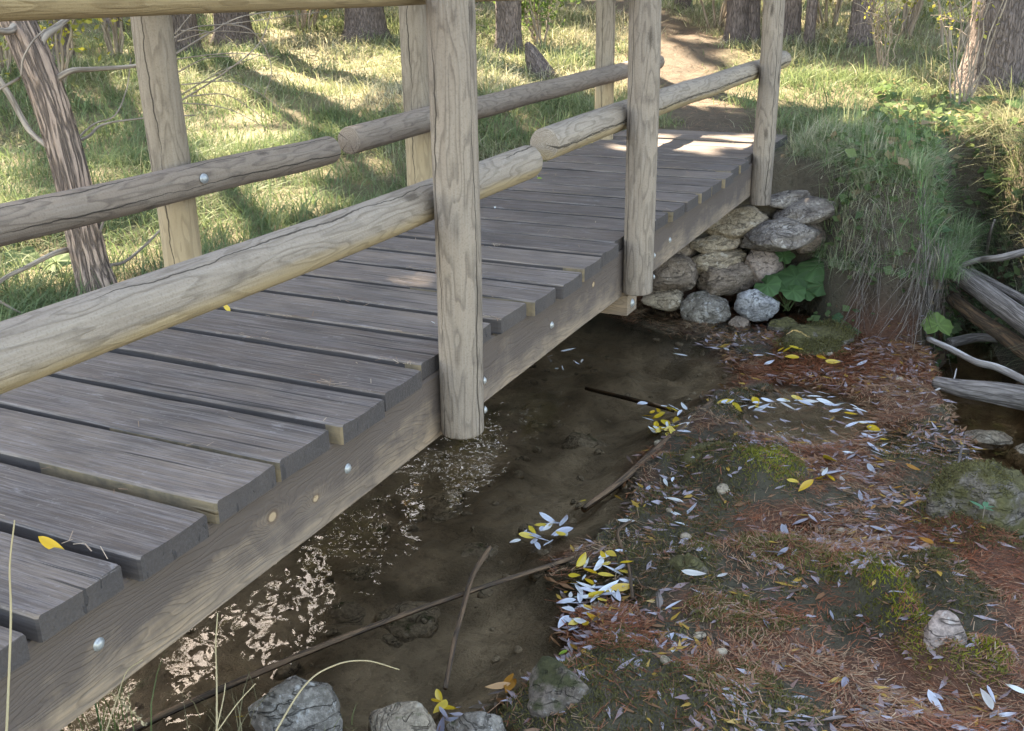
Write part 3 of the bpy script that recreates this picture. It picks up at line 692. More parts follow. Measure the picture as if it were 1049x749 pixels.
rock('grey-backed mossy boulder in the middle of the weir', (696, 452, 756, 524), R_['mossy'], (2, -0.94), name='boulder', group=G4, depth=1.0, cat='boulder')
rock('dark green mossy stone among the red needles left of the weir', (684, 560, 728, 628), R_['mossy'], (2, -0.95), name='boulder', group=G4, depth=1.0, cat='boulder')
rock('small dull mossy stone just behind the grey leaf pile', (594, 648, 668, 716), R_['mossy'], (2, -0.970), name='boulder', group=G4, depth=1.0, cat='boulder')
rock('bare pinkish stone beside the bright moss ridge', (938, 622, 990, 706), R_['pink'], (2, -0.885), name='boulder', group=G4, depth=.9, cat='boulder')
rock('big moss-covered boulder with a small leafy plant on its top', (944, 466, 1080, 640), R_['mossy'], (2, -1.0), name='boulder', group=G4, depth=.8, flat=.5, cat='boulder', sub=5)
rock('needle-strewn dark mossy hump left of the channel drop', (912, 566, 1010, 672), R_['mossy'], (2, -0.98), name='boulder', group=G4, depth=.9, flat=.5, cat='boulder')
rock('flat mossy stone in the shallow run below the abutment', (790, 336, 870, 372), R_['mossy'], (2, -0.980), name='boulder', group=G4, depth=1.2, cat='boulder')
rock('dark mossy slab in the bottom corner of the weir', (690, 690, 800, 790), R_['mossy'], (2, -1.010), name='boulder', group=G4, depth=1.0, flat=.5, cat='boulder')
G5 = 'stones in the dark right channel'
rock('wet brown stone in the channel below the big mossy boulder', (1004, 606, 1052, 646), R_['bed'], (2, -1.150), group=G5)
rock('pale olive stone at the right edge of the channel, lower of the two', (1010, 640, 1060, 664), R_['palemoss'], (2, -1.130), group=G5)
rock('dim submerged stone in the channel behind the big mossy boulder', (985, 438, 1040, 476), R_['bed'], (2, -1.220), group=G5)
rock('dim submerged stone against the right edge above the big mossy boulder', (1030, 450, 1075, 492), R_['bed'], (2, -1.220), group=G5)
G6 = 'stones on the muddy pool bed'
for lab, px in [('flat submerged stone on the pool bed left of the long stick', (385, 615, 455, 655)), ('pair-side submerged stone under the floating yellow leaves', (520, 590, 570, 625)),
                ('rounded submerged stone close to the white leaf raft', (548, 604, 600, 640)), ('submerged stone on the pool bed beneath the post foot', (420, 500, 480, 540)),
                ('broad submerged stone near the middle of the pool', (455, 550, 520, 590)), ('submerged stone at the far side of the pool', (570, 440, 620, 470)),
                ('small submerged stone below the dark branch', (630, 478, 664, 502)), ('mossy brown submerged stone near the beam shadow', (330, 610, 380, 650))]:
    rock(lab, px, R_['bed'], (2, -1.085), group=G6, depth=1.0, sink=.02, flat=.5)

def pebbles():
    rg = np.random.default_rng(61); bm = bmesh.new(); bmesh.ops.create_icosphere(bm, subdivisions=2, radius=1); U = np.array([v.co[:] for v in bm.verts]); T = np.array([[v.index for v in f.verts] for f in bm.faces]); bm.free()
    n = 240; x = rg.uniform(-1.2, 1.0, n); y = rg.uniform(.6, 4.6, n); z, sdl, sdp, sp2, sdc, t = terrain(x, y, True); k = (sdp < -.02) | (rg.uniform(0, 1, n) < .25); x, y, z = x[k], y[k], z[k]; n = len(x); V = []
    for i in range(n):
        r = rg.uniform(.008, .03) * (1 + (rg.uniform() < .1)); S = np.array([r, r * rg.uniform(.6, 1), r * rg.uniform(.4, .75)]); q = U * (1 + .22 * np.sin(U @ rg.normal(0, 2.2, 3) + rg.uniform(0, 6))[:, None]) * S; a = rg.uniform(0, 6.28); ca, sa = math.cos(a), math.sin(a)
        V.append(np.stack([q[:, 0] * ca - q[:, 1] * sa + x[i], q[:, 0] * sa + q[:, 1] * ca + y[i], q[:, 2] + z[i] + r * .1], -1))
    F = (np.arange(n)[:, None, None] * len(U) + T[None]).reshape(-1, 3); tag(mesh('pebbles', np.concatenate(V), F, R_['bed']), 'brown pebbles scattered over the muddy pool bed', 'pebbles', kind='stuff')
pebbles()

# ------------------------------------------------------------------ logs and sticks
def stick(name, label, cat, ctrl, r0, r1, mat, n=10, rough=.12, group=None, jit=.0, seg=9):
    P = curve_pts(ctrl, seg, jit, len(label)); rad = np.linspace(r0, r1, len(P))
    o = tubes(name, [(P, rad)], mat, None, n, rough); return tag(o, label, cat, group)
GL = 'dead logs across the right channel'
stick('fallen_log', 'thick grey log on the right running down from the grass tuft, uppermost of the pair', 'log', [at(955, 258, 2, -.58), at(985, 283, 2, -.64), at(1020, 308, 2, -.68), at(1085, 356, 2, -.72)], .046, .058, M['dead_wood'], 18, .10, GL)
stick('fallen_log', 'dark grey log lying just below the thick one', 'log', [at(975, 306, 2, -.80), at(1005, 328, 2, -.82), at(1040, 352, 2, -.84), at(1095, 394, 2, -.86)], .036, .046, M['brown_wood'], 16, .12, GL)
stick('fallen_log', 'split barkless log with its broken end toward the leafy weir', 'log', [at(958, 392, 2, -0.910), at(985, 398, 2, -0.900), at(1020, 403, 2, -0.890), at(1085, 415, 2, -0.890)], .03, .062, M['dead_wood'], 16, .2, GL)
stick('fallen_log', 'short weathered grey chunk of wood between the logs', 'log', [at(972, 352, 2, -0.990), at(1000, 346, 2, -0.980), at(1022, 347, 2, -0.970)], .03, .022, M['dead_wood'], 12, .2, GL)
stick('fallen_log', 'thin log half hidden behind the thick grey one', 'log', [at(994, 278, 2, -.66), at(1020, 292, 2, -.68), at(1090, 330, 2, -.7)], .022, .026, M['dead_wood'], 12, .15, GL)

GB = 'loose branches over the right channel'
stick('branch', 'bleached white branch lying across the dark channel', 'branch', [at(951, 347, 2, -0.910), at(975, 358, 2, -0.890), at(1000, 371, 2, -0.880), at(1025, 378, 2, -0.870), at(1075, 402, 2, -0.860)], .014, .019, M['pale_wood'], 10, .15, GB)
stick('branch', 'crooked grey branch reaching in from the right edge over the logs', 'branch', [at(985, 272, 2, -0.570), at(1005, 266, 2, -0.530), at(1025, 264, 2, -0.490), at(1075, 252, 2, -0.450)], .014, .022, M['dead_wood'], 10, .15, GB)
stick('branch', 'thin upright dead twig among the logs at the gully head', 'branch', [at(1008, 272, 2, -0.750), at(1014, 240, 2, -0.470), at(1019, 225, 2, -0.370)], .012, .006, M['dead_wood'], 8, .15, GB)
stick('branch', 'thin curved white twig standing by the broken log end', 'branch', [at(958, 400, 2, -0.930), at(975, 392, 2, -0.890), at(980, 378, 2, -0.850)], .005, .003, M['pale_wood'], 6, .1, GB)
GS = 'sticks in and beside the pool'
stick('stick', 'long straight brown stick lying slantwise across the whole pool', 'stick', [at(130, 752, 2, -0.955), at(190, 722, 2, -0.950), at(345, 656, 2, -0.950), at(470, 610, 2, -0.950), at(592, 570, 2, -0.945)], .012, .008, M['brown_wood'], 10, .12, GS)
stick('stick', 'shorter reddish-brown stick crossing over the long one', 'stick', [at(456, 705, 2, -0.950), at(466, 655, 2, -0.943), at(473, 628, 2, -0.938), at(484, 590, 2, -0.935), at(502, 561, 2, -0.910)], .0075, .010, M['brown_wood'], 10, .12, GS)
stick('stick', 'dark thick branch half sunk at the far edge of the leaf raft', 'stick', [at(598, 522, 2, -0.960), at(640, 490, 2, -0.950), at(685, 450, 2, -0.940), at(728, 414, 2, -0.925)], .014, .019, M['brown_wood'], 10, .15, GS)
stick('stick', 'upright drowned brown branch at the right end of the leaf raft', 'stick', [at(676, 690, 2, -0.950), at(678, 640, 2, -0.940), at(673, 590, 2, -0.940)], .014, .012, M['dead_wood'], 10, .2, GS)
stick('stick', 'reddish root curving down beside the white leaf raft', 'stick', [at(648, 612, 2, -0.940), at(643, 575, 2, -0.935), at(633, 545, 2, -0.930), at(655, 530, 2, -0.930)], .006, .006, M['brown_wood'], 8, .2, GS)
stick('stick', 'dead straight twig leaning on the big mossy boulder', 'stick', [at(968, 545, 2, -0.890), at(976, 500, 2, -0.910), at(988, 446, 2, -0.940)], .007, .005, M['dead_wood'], 8, .2, GS)
stick('stick', 'dark drowned branch lying on the pool bed by the bridge', 'stick', [at(600, 398, 2, -0.990), at(650, 410, 2, -0.970), at(690, 420, 2, -0.950)], .010, .012, M['brown_wood'], 8, .2, GS)

# ------------------------------------------------------------------ leaves and crowns
def leaf_quads(P, size, rg, aspect=.5, flatness=0.0):
    """random small leaf-shaped quads (kite outline) at points P"""
    n = len(P); a = rg.normal(0, 1, (n, 3)); a[:, 2] *= (1 - flatness); a /= np.linalg.norm(a, axis=1)[:, None]
    b = rg.normal(0, 1, (n, 3)); b[:, 2] *= (1 - flatness); b -= a * (a * b).sum(1)[:, None]; b /= np.linalg.norm(b, axis=1)[:, None] + 1e-9
    s = (np.asarray(size) * rg.uniform(.7, 1.3, n))[:, None]
    V = np.stack([P - a * s * .5, P + b * s * aspect * .5 - a * s * .05, P + a * s * .5, P - b * s * aspect * .5 - a * s * .05], 1).reshape(-1, 3)
    F = np.arange(4 * n).reshape(n, 4); return V, F
# ground spots kept sunlit by removing crown leaves (plan x, y, radius)
PATCH = []
for q, r in [((245, 130), .75), ((60, 210), .6), ((20, 265), .4), ((90, 160), .6), ((215, 205), .4), ((255, 185), .4), ((140, 240), .3), ((225, 165), .5), ((80, 120), 1.0), ((30, 185), .6), ((120, 190), .6), ((100, 230), .35), ((210, 240), .35), ((310, 85), .8), ((375, 160), .35), ((300, 110), .5), ((60, 80), 1.4), ((440, 75), .6), ((20, 130), .8), ((150, 100), .8), ((0, 240), .4),
             ((770, 85), 1.0), ((830, 85), .8), ((730, 95), .7), ((1035, 185), .45), ((985, 150), .5), ((575, 160), .22), ((770, 60), 1.2), ((560, 15), 1.5), ((880, 20), 1.6), ((320, 15), 2.0), ((180, 140), .5), ((270, 150), .5), ((900, 95), .5), ((20, 60), 1.2), ((400, 60), .5), ((935, 60), 1.0), ((860, 60), .9)]:
    g = pxg(*q); PATCH.append((g[0], g[1], r * (1.25 if q[0] < 320 else 1.0) + .12, g[2]))
for x, y, r in [(-.40, 5.35, .24), (-.75, 5.65, .2), (-.3, 5.9, .2), (-.72, 4.85, .15), (-.42, 4.55, .10), (-.85, 5.2, .15), (-.15, 5.6, .15), (-.55, 2.05, .08)]: PATCH.append((x, y, r + .06, 0.0))
PATCH = np.array(PATCH)
def lit(P):
    out = np.zeros(len(P), bool)
    for x, y, r, z in PATCH:
        k = (P[:, 2] - z) / TOSUN[2]; gx = P[:, 0] - TOSUN[0] * k - x; gy = P[:, 1] - TOSUN[1] * k - y
        a = np.arctan2(gy, gx); out |= np.hypot(gx, gy) < r * (1 + .3 * np.sin(a * 3 + x * 5) + .15 * np.sin(a * 5 + y * 7))
    # crown leaves removed by their mirrored view position, so sky glints show in the pool
    Q = P.copy(); Q[:, 2] = 2 * ZW - Q[:, 2]; d = Q - CAM; f = d @ FX; px = 524.5 + FPX * (d @ RX) / f; py = 374.5 - FPX * (d @ UX) / f
    strip = np.sin(px * .165 + np.sin(py * .03) * .8) > -.35
    out |= (f > 0) & (px > 205) & (px < 345) & (py > 470) & (py < 690) & strip
    out |= (f > 0) & (abs(px - 556) < 9) & (py > 380) & (py < 430)
    out |= (f > 0) & (abs(px - 800) < 90) & (py > 395) & (py < 470) & (np.sin(px * .2) > .2)
    return out
CROWNS = []
def crown(parent, base, center, radii, nclump, per, size, cols, seed, clr=.45, aspect=.5):
    rg = np.random.default_rng(seed); c = np.asarray(center, float); R = np.asarray(radii, float)
    d = rg.normal(0, 1, (nclump, 3)); d /= np.linalg.norm(d, axis=1)[:, None]; rr = rg.uniform(.15, 1, nclump) ** .5
    K = c + d * rr[:, None] * R * (1 + .25 * fbm(d[:, 0] * 2 + seed, d[:, 1] * 2 + d[:, 2], 4, 3))[:, None]
    P = (K[:, None] + rg.normal(0, clr, (nclump, per, 3)) * np.array([1, 1, .6])).reshape(-1, 3)
    CROWNS.append(dict(parent=parent, base=base, c=c, R=R, P=[P], size=size, cols=cols, seed=seed, aspect=aspect))
def finish_crowns():
    """add leaves to the crowns to shade the stream and darken its reflection, then build"""
    rg = np.random.default_rng(77); n = 15000
    G = np.stack([rg.uniform(-1.5, 2.0, n), rg.uniform(-1.2, 5.2, n), rg.uniform(-.95, .4, n)], -1)
    m = 1300; G2 = np.stack([rg.uniform(.1, 2.2, m), rg.uniform(4.7, 7.2, m), rg.uniform(-.4, .2, m)], -1); q = 11000; bx, by = rg.uniform(-9, 3, q), rg.uniform(1.5, 19, q); kk = (fbm(bx * .7, by * .7, 313, 3) > -.24); bx, by = bx[kk], by[kk]; G = np.concatenate([G, G2, np.stack([bx, by, terrain(bx, by) + .05], -1)])
    for cr in CROWNS:  # leaves added along the sun rays to shade the ground below
        o = (G - cr['c']) / cr['R']; d = TOSUN / cr['R']; A = d @ d; B = o @ d; Cc = (o * o).sum(1) - .95; D = B * B - A * Cc; k = D > 0
        if not k.any(): continue
        t0 = (-B[k] - np.sqrt(D[k])) / A; t1 = (-B[k] + np.sqrt(D[k])) / A
        cr['P'].append(G[k] + TOSUN * (t0 + (t1 - t0) * rg.uniform(0, 1, k.sum()))[:, None]); print('fill', cr['parent'].name, k.sum())
    n = 26000; px, py = rg.uniform(120, 760, n), rg.uniform(350, 740, n); D0 = FX + RX * ((px - 524.5) / FPX)[:, None] + UX * ((374.5 - py) / FPX)[:, None]  # more leaves added along mirrored view rays to darken the pool's reflection
    W0 = CAM + D0 * ((ZW - CAM[2]) / D0[:, 2])[:, None]; D0[:, 2] *= -1
    for cr in CROWNS:
        o = (W0 - cr['c']) / cr['R']; d = D0 / cr['R']; A = (d * d).sum(1); B = (o * d).sum(1); Cc = (o * o).sum(1) - .97; D = B * B - A * Cc; k = (D > 0) & (rg.uniform(0, 1, n) < .6)
        if not k.any(): continue
        t0 = (-B[k] - np.sqrt(D[k])) / A[k]; t1 = (-B[k] + np.sqrt(D[k])) / A[k]
        cr['P'].append(W0[k] + D0[k] * (t0 + (t1 - t0) * rg.uniform(0, 1, k.sum()))[:, None])
    for cr in CROWNS:
        rg = np.random.default_rng(cr['seed'] + 1); P = np.concatenate(cr['P']); P = P[~lit(P)]
        V, F = leaf_quads(P - np.asarray(cr['base']), cr['size'], rg, cr['aspect']); cols = cr['cols']
        t = np.clip(rg.normal(.5, .25, len(P)), 0, 1)[:, None]; col = np.asarray(cols[0]) * (1 - t) + np.asarray(cols[1]) * t
        mesh('crown', V, F, M['foliage'], cr['parent'], False, {'col': ('FLOAT_COLOR', 'POINT', np.repeat(rgba(col), 4, 0))})
PINE = ((.028, .042, .016), (.055, .07, .022)); WILLOW = ((.07, .095, .025), (.13, .13, .03))
def trunk_mesh(name, pts, radii, mat, parent, n=28, amp=.10, flare=0):
    """bark with real ridges"""
    pts = np.asarray(pts); V, F, lc = tube(pts, radii, n, random.randint(0, 99), amp)
    return mesh(name, V, F, mat, parent, True, {'lc': ('FLOAT_VECTOR', 'POINT', lc)})
def pine(label, base_px, wpx, lean_px=0, h=16.0, cr=(2.6, 2.6, 5.2), seed=1, crown_z=.64, group='pine trees on the slope behind the bridge', nc=150):
    b = pxg(*base_px); dp = depth_of(b); r = wpx / FPX * dp / 2
    t = thing('pine_tree', label, 'tree', group, loc=tuple(b))
    ctrl = []; rad = []
    for s in np.concatenate([[-.02, 0, .008, .018, .03], np.linspace(.05, 1, 22)]):
        z = s * h; off = RX * lean_px / FPX * dp * min(z, 3.0)
        w = .10 * (fbm(z * .35 + seed * 5, seed, 3, 2)) * min(z, 4) / 4
        ctrl.append((off[0] + w, off[1] + w * .7, z)); rad.append(r * (1 + .38 * math.exp(-max(z, 0) / .12)) * (1 - .8 * max(s, 0) ** 1.1) + .01)
    trunk_mesh('trunk', ctrl, rad, M['pine_bark'], t, 30, .16)
    rg = random.Random(seed); sp = []
    for k in range(14):
        z = h * rg.uniform(.36, .95); a = rg.uniform(0, 6.28); L = cr[0] * rg.uniform(.5, .95) * (1.15 - z / h * .6)
        c = np.array(ctrl[-1]) * 0 + np.array([np.interp(z, [q[2] for q in ctrl], [q[0] for q in ctrl]), np.interp(z, [q[2] for q in ctrl], [q[1] for q in ctrl]), z])
        e = c + np.array([math.cos(a) * L, math.sin(a) * L, L * .25]); m = (c + e) / 2 + np.array([0, 0, -.12 * L])
        P = curve_pts([c, m, e], 5); sp.append((P, np.linspace(.045, .012, len(P))))
    for q_ in sp: tubes('limb', [q_], M['pine_bark'], t, 6, .1)
    top = ctrl[-1]
    cw = np.array([b[0] + top[0] * .7, b[1] + top[1] * .7, b[2] + h * crown_z])
    crown(t, b, cw, cr, nc, 22, .27, PINE, seed + 50, .42, .35)
    return t
pine('pine trunk with mossy foot at the far left, behind the leaning furrowed trunk', (67, 66), 17, .05, 16, seed=1)
pine('thick pine trunk directly behind the leftmost wooden post', (187, 58), 33, -.16, 17, (3, 3, 5.6), seed=2, crown_z=.64, nc=200)
pine('broad pine trunk between the leftmost post and the second far post', (240, 42), 34, 0, 17, (3, 3, 5.6), seed=3, nc=200)
pine('broad pine trunk just left of the far post beside the tall near post', (375, 39), 36, 0, 16.5, (3, 3, 5.6), seed=4, nc=200)
pine('purplish pine trunk on the grass above the broken stump', (521, 53), 23, 0, 15, (2.8, 2.8, 5.4), seed=5, nc=200)
pine('grey pine trunk next to the orange one, left of the last bridge post', (754, 42), 21, 0, 16, seed=6, nc=200)
pine('slim orange-brown pine trunk touching the left side of the last bridge post', (770, 40), 12, 0, 15, (2, 2, 4), seed=7)
pine('pine trunk appearing immediately right of the last bridge post', (808, 42), 18, 0, 16, seed=8, nc=200)
pine('thin young pine trunk right of the last bridge post', (828, 50), 9, .0, 11, (1.4, 1.4, 3), seed=9, nc=60)
pine('slanting grey pine trunk in the grass midway to the right corner', (880, 46), 19, .07, 15, seed=10)
pine('massive rough pine trunk at the upper right corner', (1018, 100), 62, .03, 18, (3.4, 3.4, 4.6), seed=11, nc=220)
pine('distant pine trunk at the top between the last post and the young tree', (700, 8), 14, 0, 17, (2.6, 2.6, 5), seed=12, nc=160)
pine('dim pine trunk far back at the left top behind the handrail', (118, 30), 12, 0, 17, (2.8, 2.8, 5), seed=13, nc=160)

# the leaning willow at the left
def willow():
    b = pxg(102, 304); d0 = depth_of(b); r = 35 / FPX * d0 / 2
    t = thing('willow_tree', 'leaning tree with deeply furrowed bark and bare side branches behind the left handrail', 'tree', None, tuple(b))
    b = np.asarray(b)
    def q(x, y, dd=0): return atd(x, y, d0 + dd) - b
    tr = [np.array([0, 0, -.15]), np.array([0, 0, 0]), q(88, 250), q(72, 175), q(50, 100), q(22, 30), q(-40, -110), q(-130, -330, .2), q(-220, -600, .6)]
    P = curve_pts(tr, 10); rad = np.interp(np.linspace(0, 1, len(P)), [0, .12, .2, .6, 1], [r * 1.5, r * 1.25, r * .98, r * 1.0, r * .45])
    def furrow(V, F, lc, P):
        return V
    V, F, lc = tube(P, rad, 64, 3, .0); V = np.array(V); n = 64
    for i in range(len(P)):
        for j in range(n):
            k = i * n + j; a = j / n * 2 * PI; L = lc[k][2]
            f = abs(float(fbm(math.cos(a) * 4.2 + L * .35, math.sin(a) * 4.2 + L * .9, 77, 2))); g = float(fbm(math.cos(a) * 2, math.sin(a) * 2 + L * 3, 78, 2))
            V[k] = P[i] + (V[k] - P[i]) * (1 + .16 * min(f * 3, 1) - .1 + .06 * g)
    mesh('trunk', V, F, M['willow_bark'], t, True, {'lc': ('FLOAT_VECTOR', 'POINT', lc)})
    # bare limbs and side branches
    def br(ctrl, r0, r1, name='branch', mat='twig'):
        PP = curve_pts([q(*c) for c in ctrl], 8); tubes(name, [(PP, np.linspace(r0 * .62, r1 * .55, len(PP)))], M[mat], t, 8, .05)
    br([(56, 83), (72, 73), (95, 71, .1), (135, 68, .2), (165, 62, .3)], .022, .012)
    br([(40, 55), (45, 38), (58, 28, .1), (70, 18, .15), (90, 0, .2)], .03, .02)
    br([(18, 20), (10, 32, -.1), (-10, 30, -.2)], .03, .02)
    br([(-20, 55, .3), (8, 95, .3), (22, 120, .3), (34, 138, .2), (62, 160, .05)], .024, .02)
    br([(20, 80), (-6, 95, -.1), (-20, 110, -.2)], .010, .007)
    br([(22, 78, -.1), (24, 60, -.12), (34, 42, -.12), (46, 30, -.1)], .008, .006)
    br([(70, 256), (55, 260, -.1), (25, 275, -.2), (5, 285, -.3), (-20, 305, -.4)], .020, .012)
    br([(112, 272), (128, 268, .1), (148, 252, .2), (165, 235, .3)], .012, .008)
    br([(100, 243), (104, 232), (106, 226)], .012, .008)
    br([(66, 150, .1), (90, 140, .3), (105, 128, .4), (140, 122, .5), (200, 118, .6)], .012, .006)
    br([(72, 150, .1), (95, 128, .4), (118, 118, .5), (130, 90, .6), (134, 60, .6)], .008, .004)
    br([(-15, 300, -.3), (20, 320, -.3), (42, 325, -.2)], .009, .006)
    rg = random.Random(5)
    for k in range(9):
        x0, y0 = rg.uniform(170, 195), rg.uniform(20, 110); L = rg.uniform(60, 120); a = rg.uniform(-.7, .2)
        x1 = x0 + L * math.cos(a); y1 = y0 + L * math.sin(a) + 10
        br([(x0, y0, .8), ((x0 + x1) / 2 + rg.uniform(-6, 6), (y0 + y1) / 2 - rg.uniform(4, 16), .8), (x1, y1, .9)], .0055, .0025)
    br([(184, 104, .8), (225, 78, .8), (265, 45, .8), (279, 8, .9)], .007, .004)
    br([(228, 24, .8), (255, 30, .8), (272, 50, .85), (278, 75, .9), (270, 100, .9)], .006, .003)
    br([(180, 55, .7), (215, 34, .8), (245, 18, .8), (290, 10, .8)], .008, .004)
    br([(176, 40, .7), (200, 28, .7), (240, 24, .8), (330, 12, .9)], .006, .003)
    # limbs to the crown
    top = q(-220, -600, .6); sp = []
    for k in range(9):
        e = np.array([-1.6 + math.cos(k * .7) * 2.3, 1.6 + math.sin(k * .7) * 2.3, 5.2 + (k % 3) * .7]); m = (top + e) / 2 + np.array([0, 0, .4])
        PP = curve_pts([top, m, e], 7); sp.append((PP, np.linspace(.05, .012, len(PP))))
    for q_ in sp: tubes('limb', [q_], M['willow_bark'], t, 8, .1)
    crown(t, b, b + np.array([-1.8, 1.9, 5.6]), (3.4, 3.4, 1.9), 420, 26, .16, WILLOW, 99, .36, .4)
willow()
finish_crowns()

# broken stump by the path
def stump():
    b = pxg(556, 80); d0 = depth_of(b)
    t = thing('tree_stump', 'jagged broken tree stump leaning in the grass below the purplish pine', 'stump', None, tuple(b))
    P = [np.array([0, 0, -.05]), np.array([0, 0, .0])] + [(atd(556 - 16 * s, 80 - 36 * s, d0) - b) for s in (.3, .6, .85, 1.0)]
    rad = np.array([16, 14, 11, 9, 6, 2.5]) / FPX * d0
    trunk_mesh('trunk', P, rad, M['pine_bark'], t, 18, .35)
stump()

# ------------------------------------------------------------------ shrubs
def shrub(label, base, wd, ht, n, size, cols, seed, stems=9, group='shrubs under the pines', aspect=.5, bare=False, name='shrub'):
    b = np.asarray(base, float); t = thing(name, label, 'shrub', group, tuple(b)); rg = np.random.default_rng(seed); sp = []; tips = []
    for k in range(stems):
        a = rg.uniform(0, 6.28); R = wd * .5 * rg.uniform(.3, 1); e = np.array([math.cos(a) * R, math.sin(a) * R, ht * rg.uniform(.6, 1)])
        m = e * .5 + np.array([0, 0, ht * .15]); P = curve_pts([np.array([e[0] * .1, e[1] * .1, -.03]), m, e], 7, .01, k); sp.append((P, np.linspace((.012 + .004 * ht) * (.45 if bare else 1), .002 if bare else .003, len(P)))); tips += list(P[4:])
        for z in range(3):
            i = rg.integers(5, len(P) - 1); d = rg.normal(0, 1, 3); d[2] = abs(d[2]) * .6; d *= wd * .22 / np.linalg.norm(d)
            Q = curve_pts([P[i], P[i] + d * .5 + [0, 0, .02], P[i] + d], 5); sp.append((Q, np.linspace(.005, .002, len(Q)))); tips += list(Q[2:])
    tubes('stem', sp, M['twig'], t, 5, .1)
    T = np.array(tips); P = T[rg.integers(0, len(T), n)] + rg.normal(0, .09 * wd if not bare else .03, (n, 3)) * np.array([1, 1, .8]); P[:, 2] = np.maximum(P[:, 2], .02)
    V, F = leaf_quads(P, size, rg, aspect); tt = rg.uniform(0, 1, (n, 1)); col = np.repeat(rgba(np.asarray(cols[0]) * (1 - tt) + np.asarray(cols[1]) * tt), 4, 0)
    mesh('foliage', V, F, M['foliage'], t, False, {'col': ('FLOAT_COLOR', 'POINT', col)})
YG = ((.16, .17, .03), (.3, .27, .06)); GR = ((.06, .085, .022), (.13, .15, .035)); OL = ((.12, .115, .04), (.22, .19, .07)); GL_ = ((.07, .12, .03), (.12, .17, .05))
for i, (lab, px, wd, ht, n, sz, cols) in enumerate([
    ('sunlit yellow-green shrub between the leaning trunk and the far left pine', (58, 92), 1.6, 1.3, 1500, .07, YG),
    ('yellow-green shrub left of the leftmost wooden post', (120, 62), 1.8, 1.7, 1800, .08, YG),
    ('dark green shrub at the far left edge behind the leaning trunk', (8, 80), 1.8, 1.6, 1800, .08, GR),
    ('olive shrub between the two broad pine trunks left of the tall post', (310, 33), 3.0, 1.8, 2000, .10, OL),
    ('fresh green bush right of the purplish pine trunk', (556, 48), 1.3, .9, 1400, .06, GL_),
    ('olive bush behind the pair of pines left of the last post', (735, 30), 2.6, 1.8, 1800, .09, OL),
    ('dark olive bush between the young pine and the slanting pine', (850, 30), 3.0, 2.0, 2200, .10, OL),
    ('yellow-olive bush right of the slanting pine trunk', (925, 42), 2.2, 1.8, 2000, .08, YG),
    ('olive bush tucked behind the massive corner pine', (975, 55), 1.8, 1.6, 1600, .07, OL),
    ('dull green bush at the top left of the tall near post', (455, 30), 2.6, 1.4, 1800, .09, GR)]):
    shrub(lab, pxg(*px), wd, ht, n, sz, cols, 200 + i)
shrub('leafless grey twig shrub between the young pine and the slanting pine', pxg(905, 78), .9, .8, 60, .03, ((.3, .3, .06), (.4, .36, .08)), 301, 12, None, .7, True)
shrub('leafless brown twig shrub in the grass left of the stump', pxg(470, 70), 1.0, .8, 40, .03, ((.3, .3, .06), (.4, .36, .08)), 302, 12, None, .7, True)
shrub('bare twiggy shrub with few yellow leaves in front of the massive corner pine', pxg(985, 118), 1.1, 1.3, 130, .035, ((.3, .3, .06), (.4, .36, .08)), 300, 9, None, .7, True)
# far woods beyond the clearing, one mass
def woods():
    rg = np.random.default_rng(8); n = 110000
    a = rg.uniform(-1.5, .75, n); r = rg.uniform(25, 46, n); x = CAM[0] + np.sin(a) * r; y = CAM[1] + np.cos(a) * r
    hmax = 9 + 11 * sm(-.25, .1, fbm(x * .22, y * .22, 31, 3)); z = terrain(x, y) + rg.uniform(0, 1, n) ** 1.25 * hmax
    V, F = leaf_quads(np.stack([x, y, z], -1), .62, rg, .5); t = np.clip(vnoise(x * .4, y * .4, 9) + rg.normal(0, .2, n), 0, 1)[:, None]
    col = np.repeat(rgba(np.array([.05, .06, .025]) * (1 - t) + np.array([.15, .135, .06]) * t), 4, 0)
    tag(mesh('far_forest', V, F, M['foliage'], None, False, {'col': ('FLOAT_COLOR', 'POINT', col)}), 'olive mass of the far forest behind all the trunks', 'forest', kind='stuff')
woods()

# ------------------------------------------------------------------ grass
def blade_mesh(name, P, h, wd, dirn, lean, col, label, cat, mat='grass', curl=1.0):
    n = len(P); S = np.array([0, .36, .7, 1.0]); up = np.array([0, 0, 1.]); D = np.stack([np.cos(dirn), np.sin(dirn), np.zeros(n)], -1)
    side = np.stack([-np.sin(dirn + .6), np.cos(dirn + .6), np.zeros(n)], -1); vs = []
    for s, ww in zip(S, (1.0, .85, .55, .08)):
        c = P + up * (h * (s - lean * .55 * s * s))[:, None] + D * (h * lean * s ** 1.7 * curl)[:, None]
        vs += [c - side * (wd * ww * .5)[:, None], c + side * (wd * ww * .5)[:, None]]
    V = np.stack(vs, 1).reshape(-1, 3); b = np.arange(n)[:, None] * 8
    F = np.concatenate([b + np.array([[0, 1, 3, 2]]), b + np.array([[2, 3, 5, 4]]), b + np.array([[4, 5, 7, 6]])], 1).reshape(-1, 4)
    grd = np.array([.8, .8, .95, .95, 1.05, 1.05, 1.1, 1.1])[None, :, None] * 0 + 1.0
    C4 = rgba(np.repeat(col[:, None], 8, 1).reshape(-1, 3))
    return tag(mesh(name, V, F, M[mat], None, True, {'col': ('FLOAT_COLOR', 'POINT', C4)}), label, cat, kind='stuff')
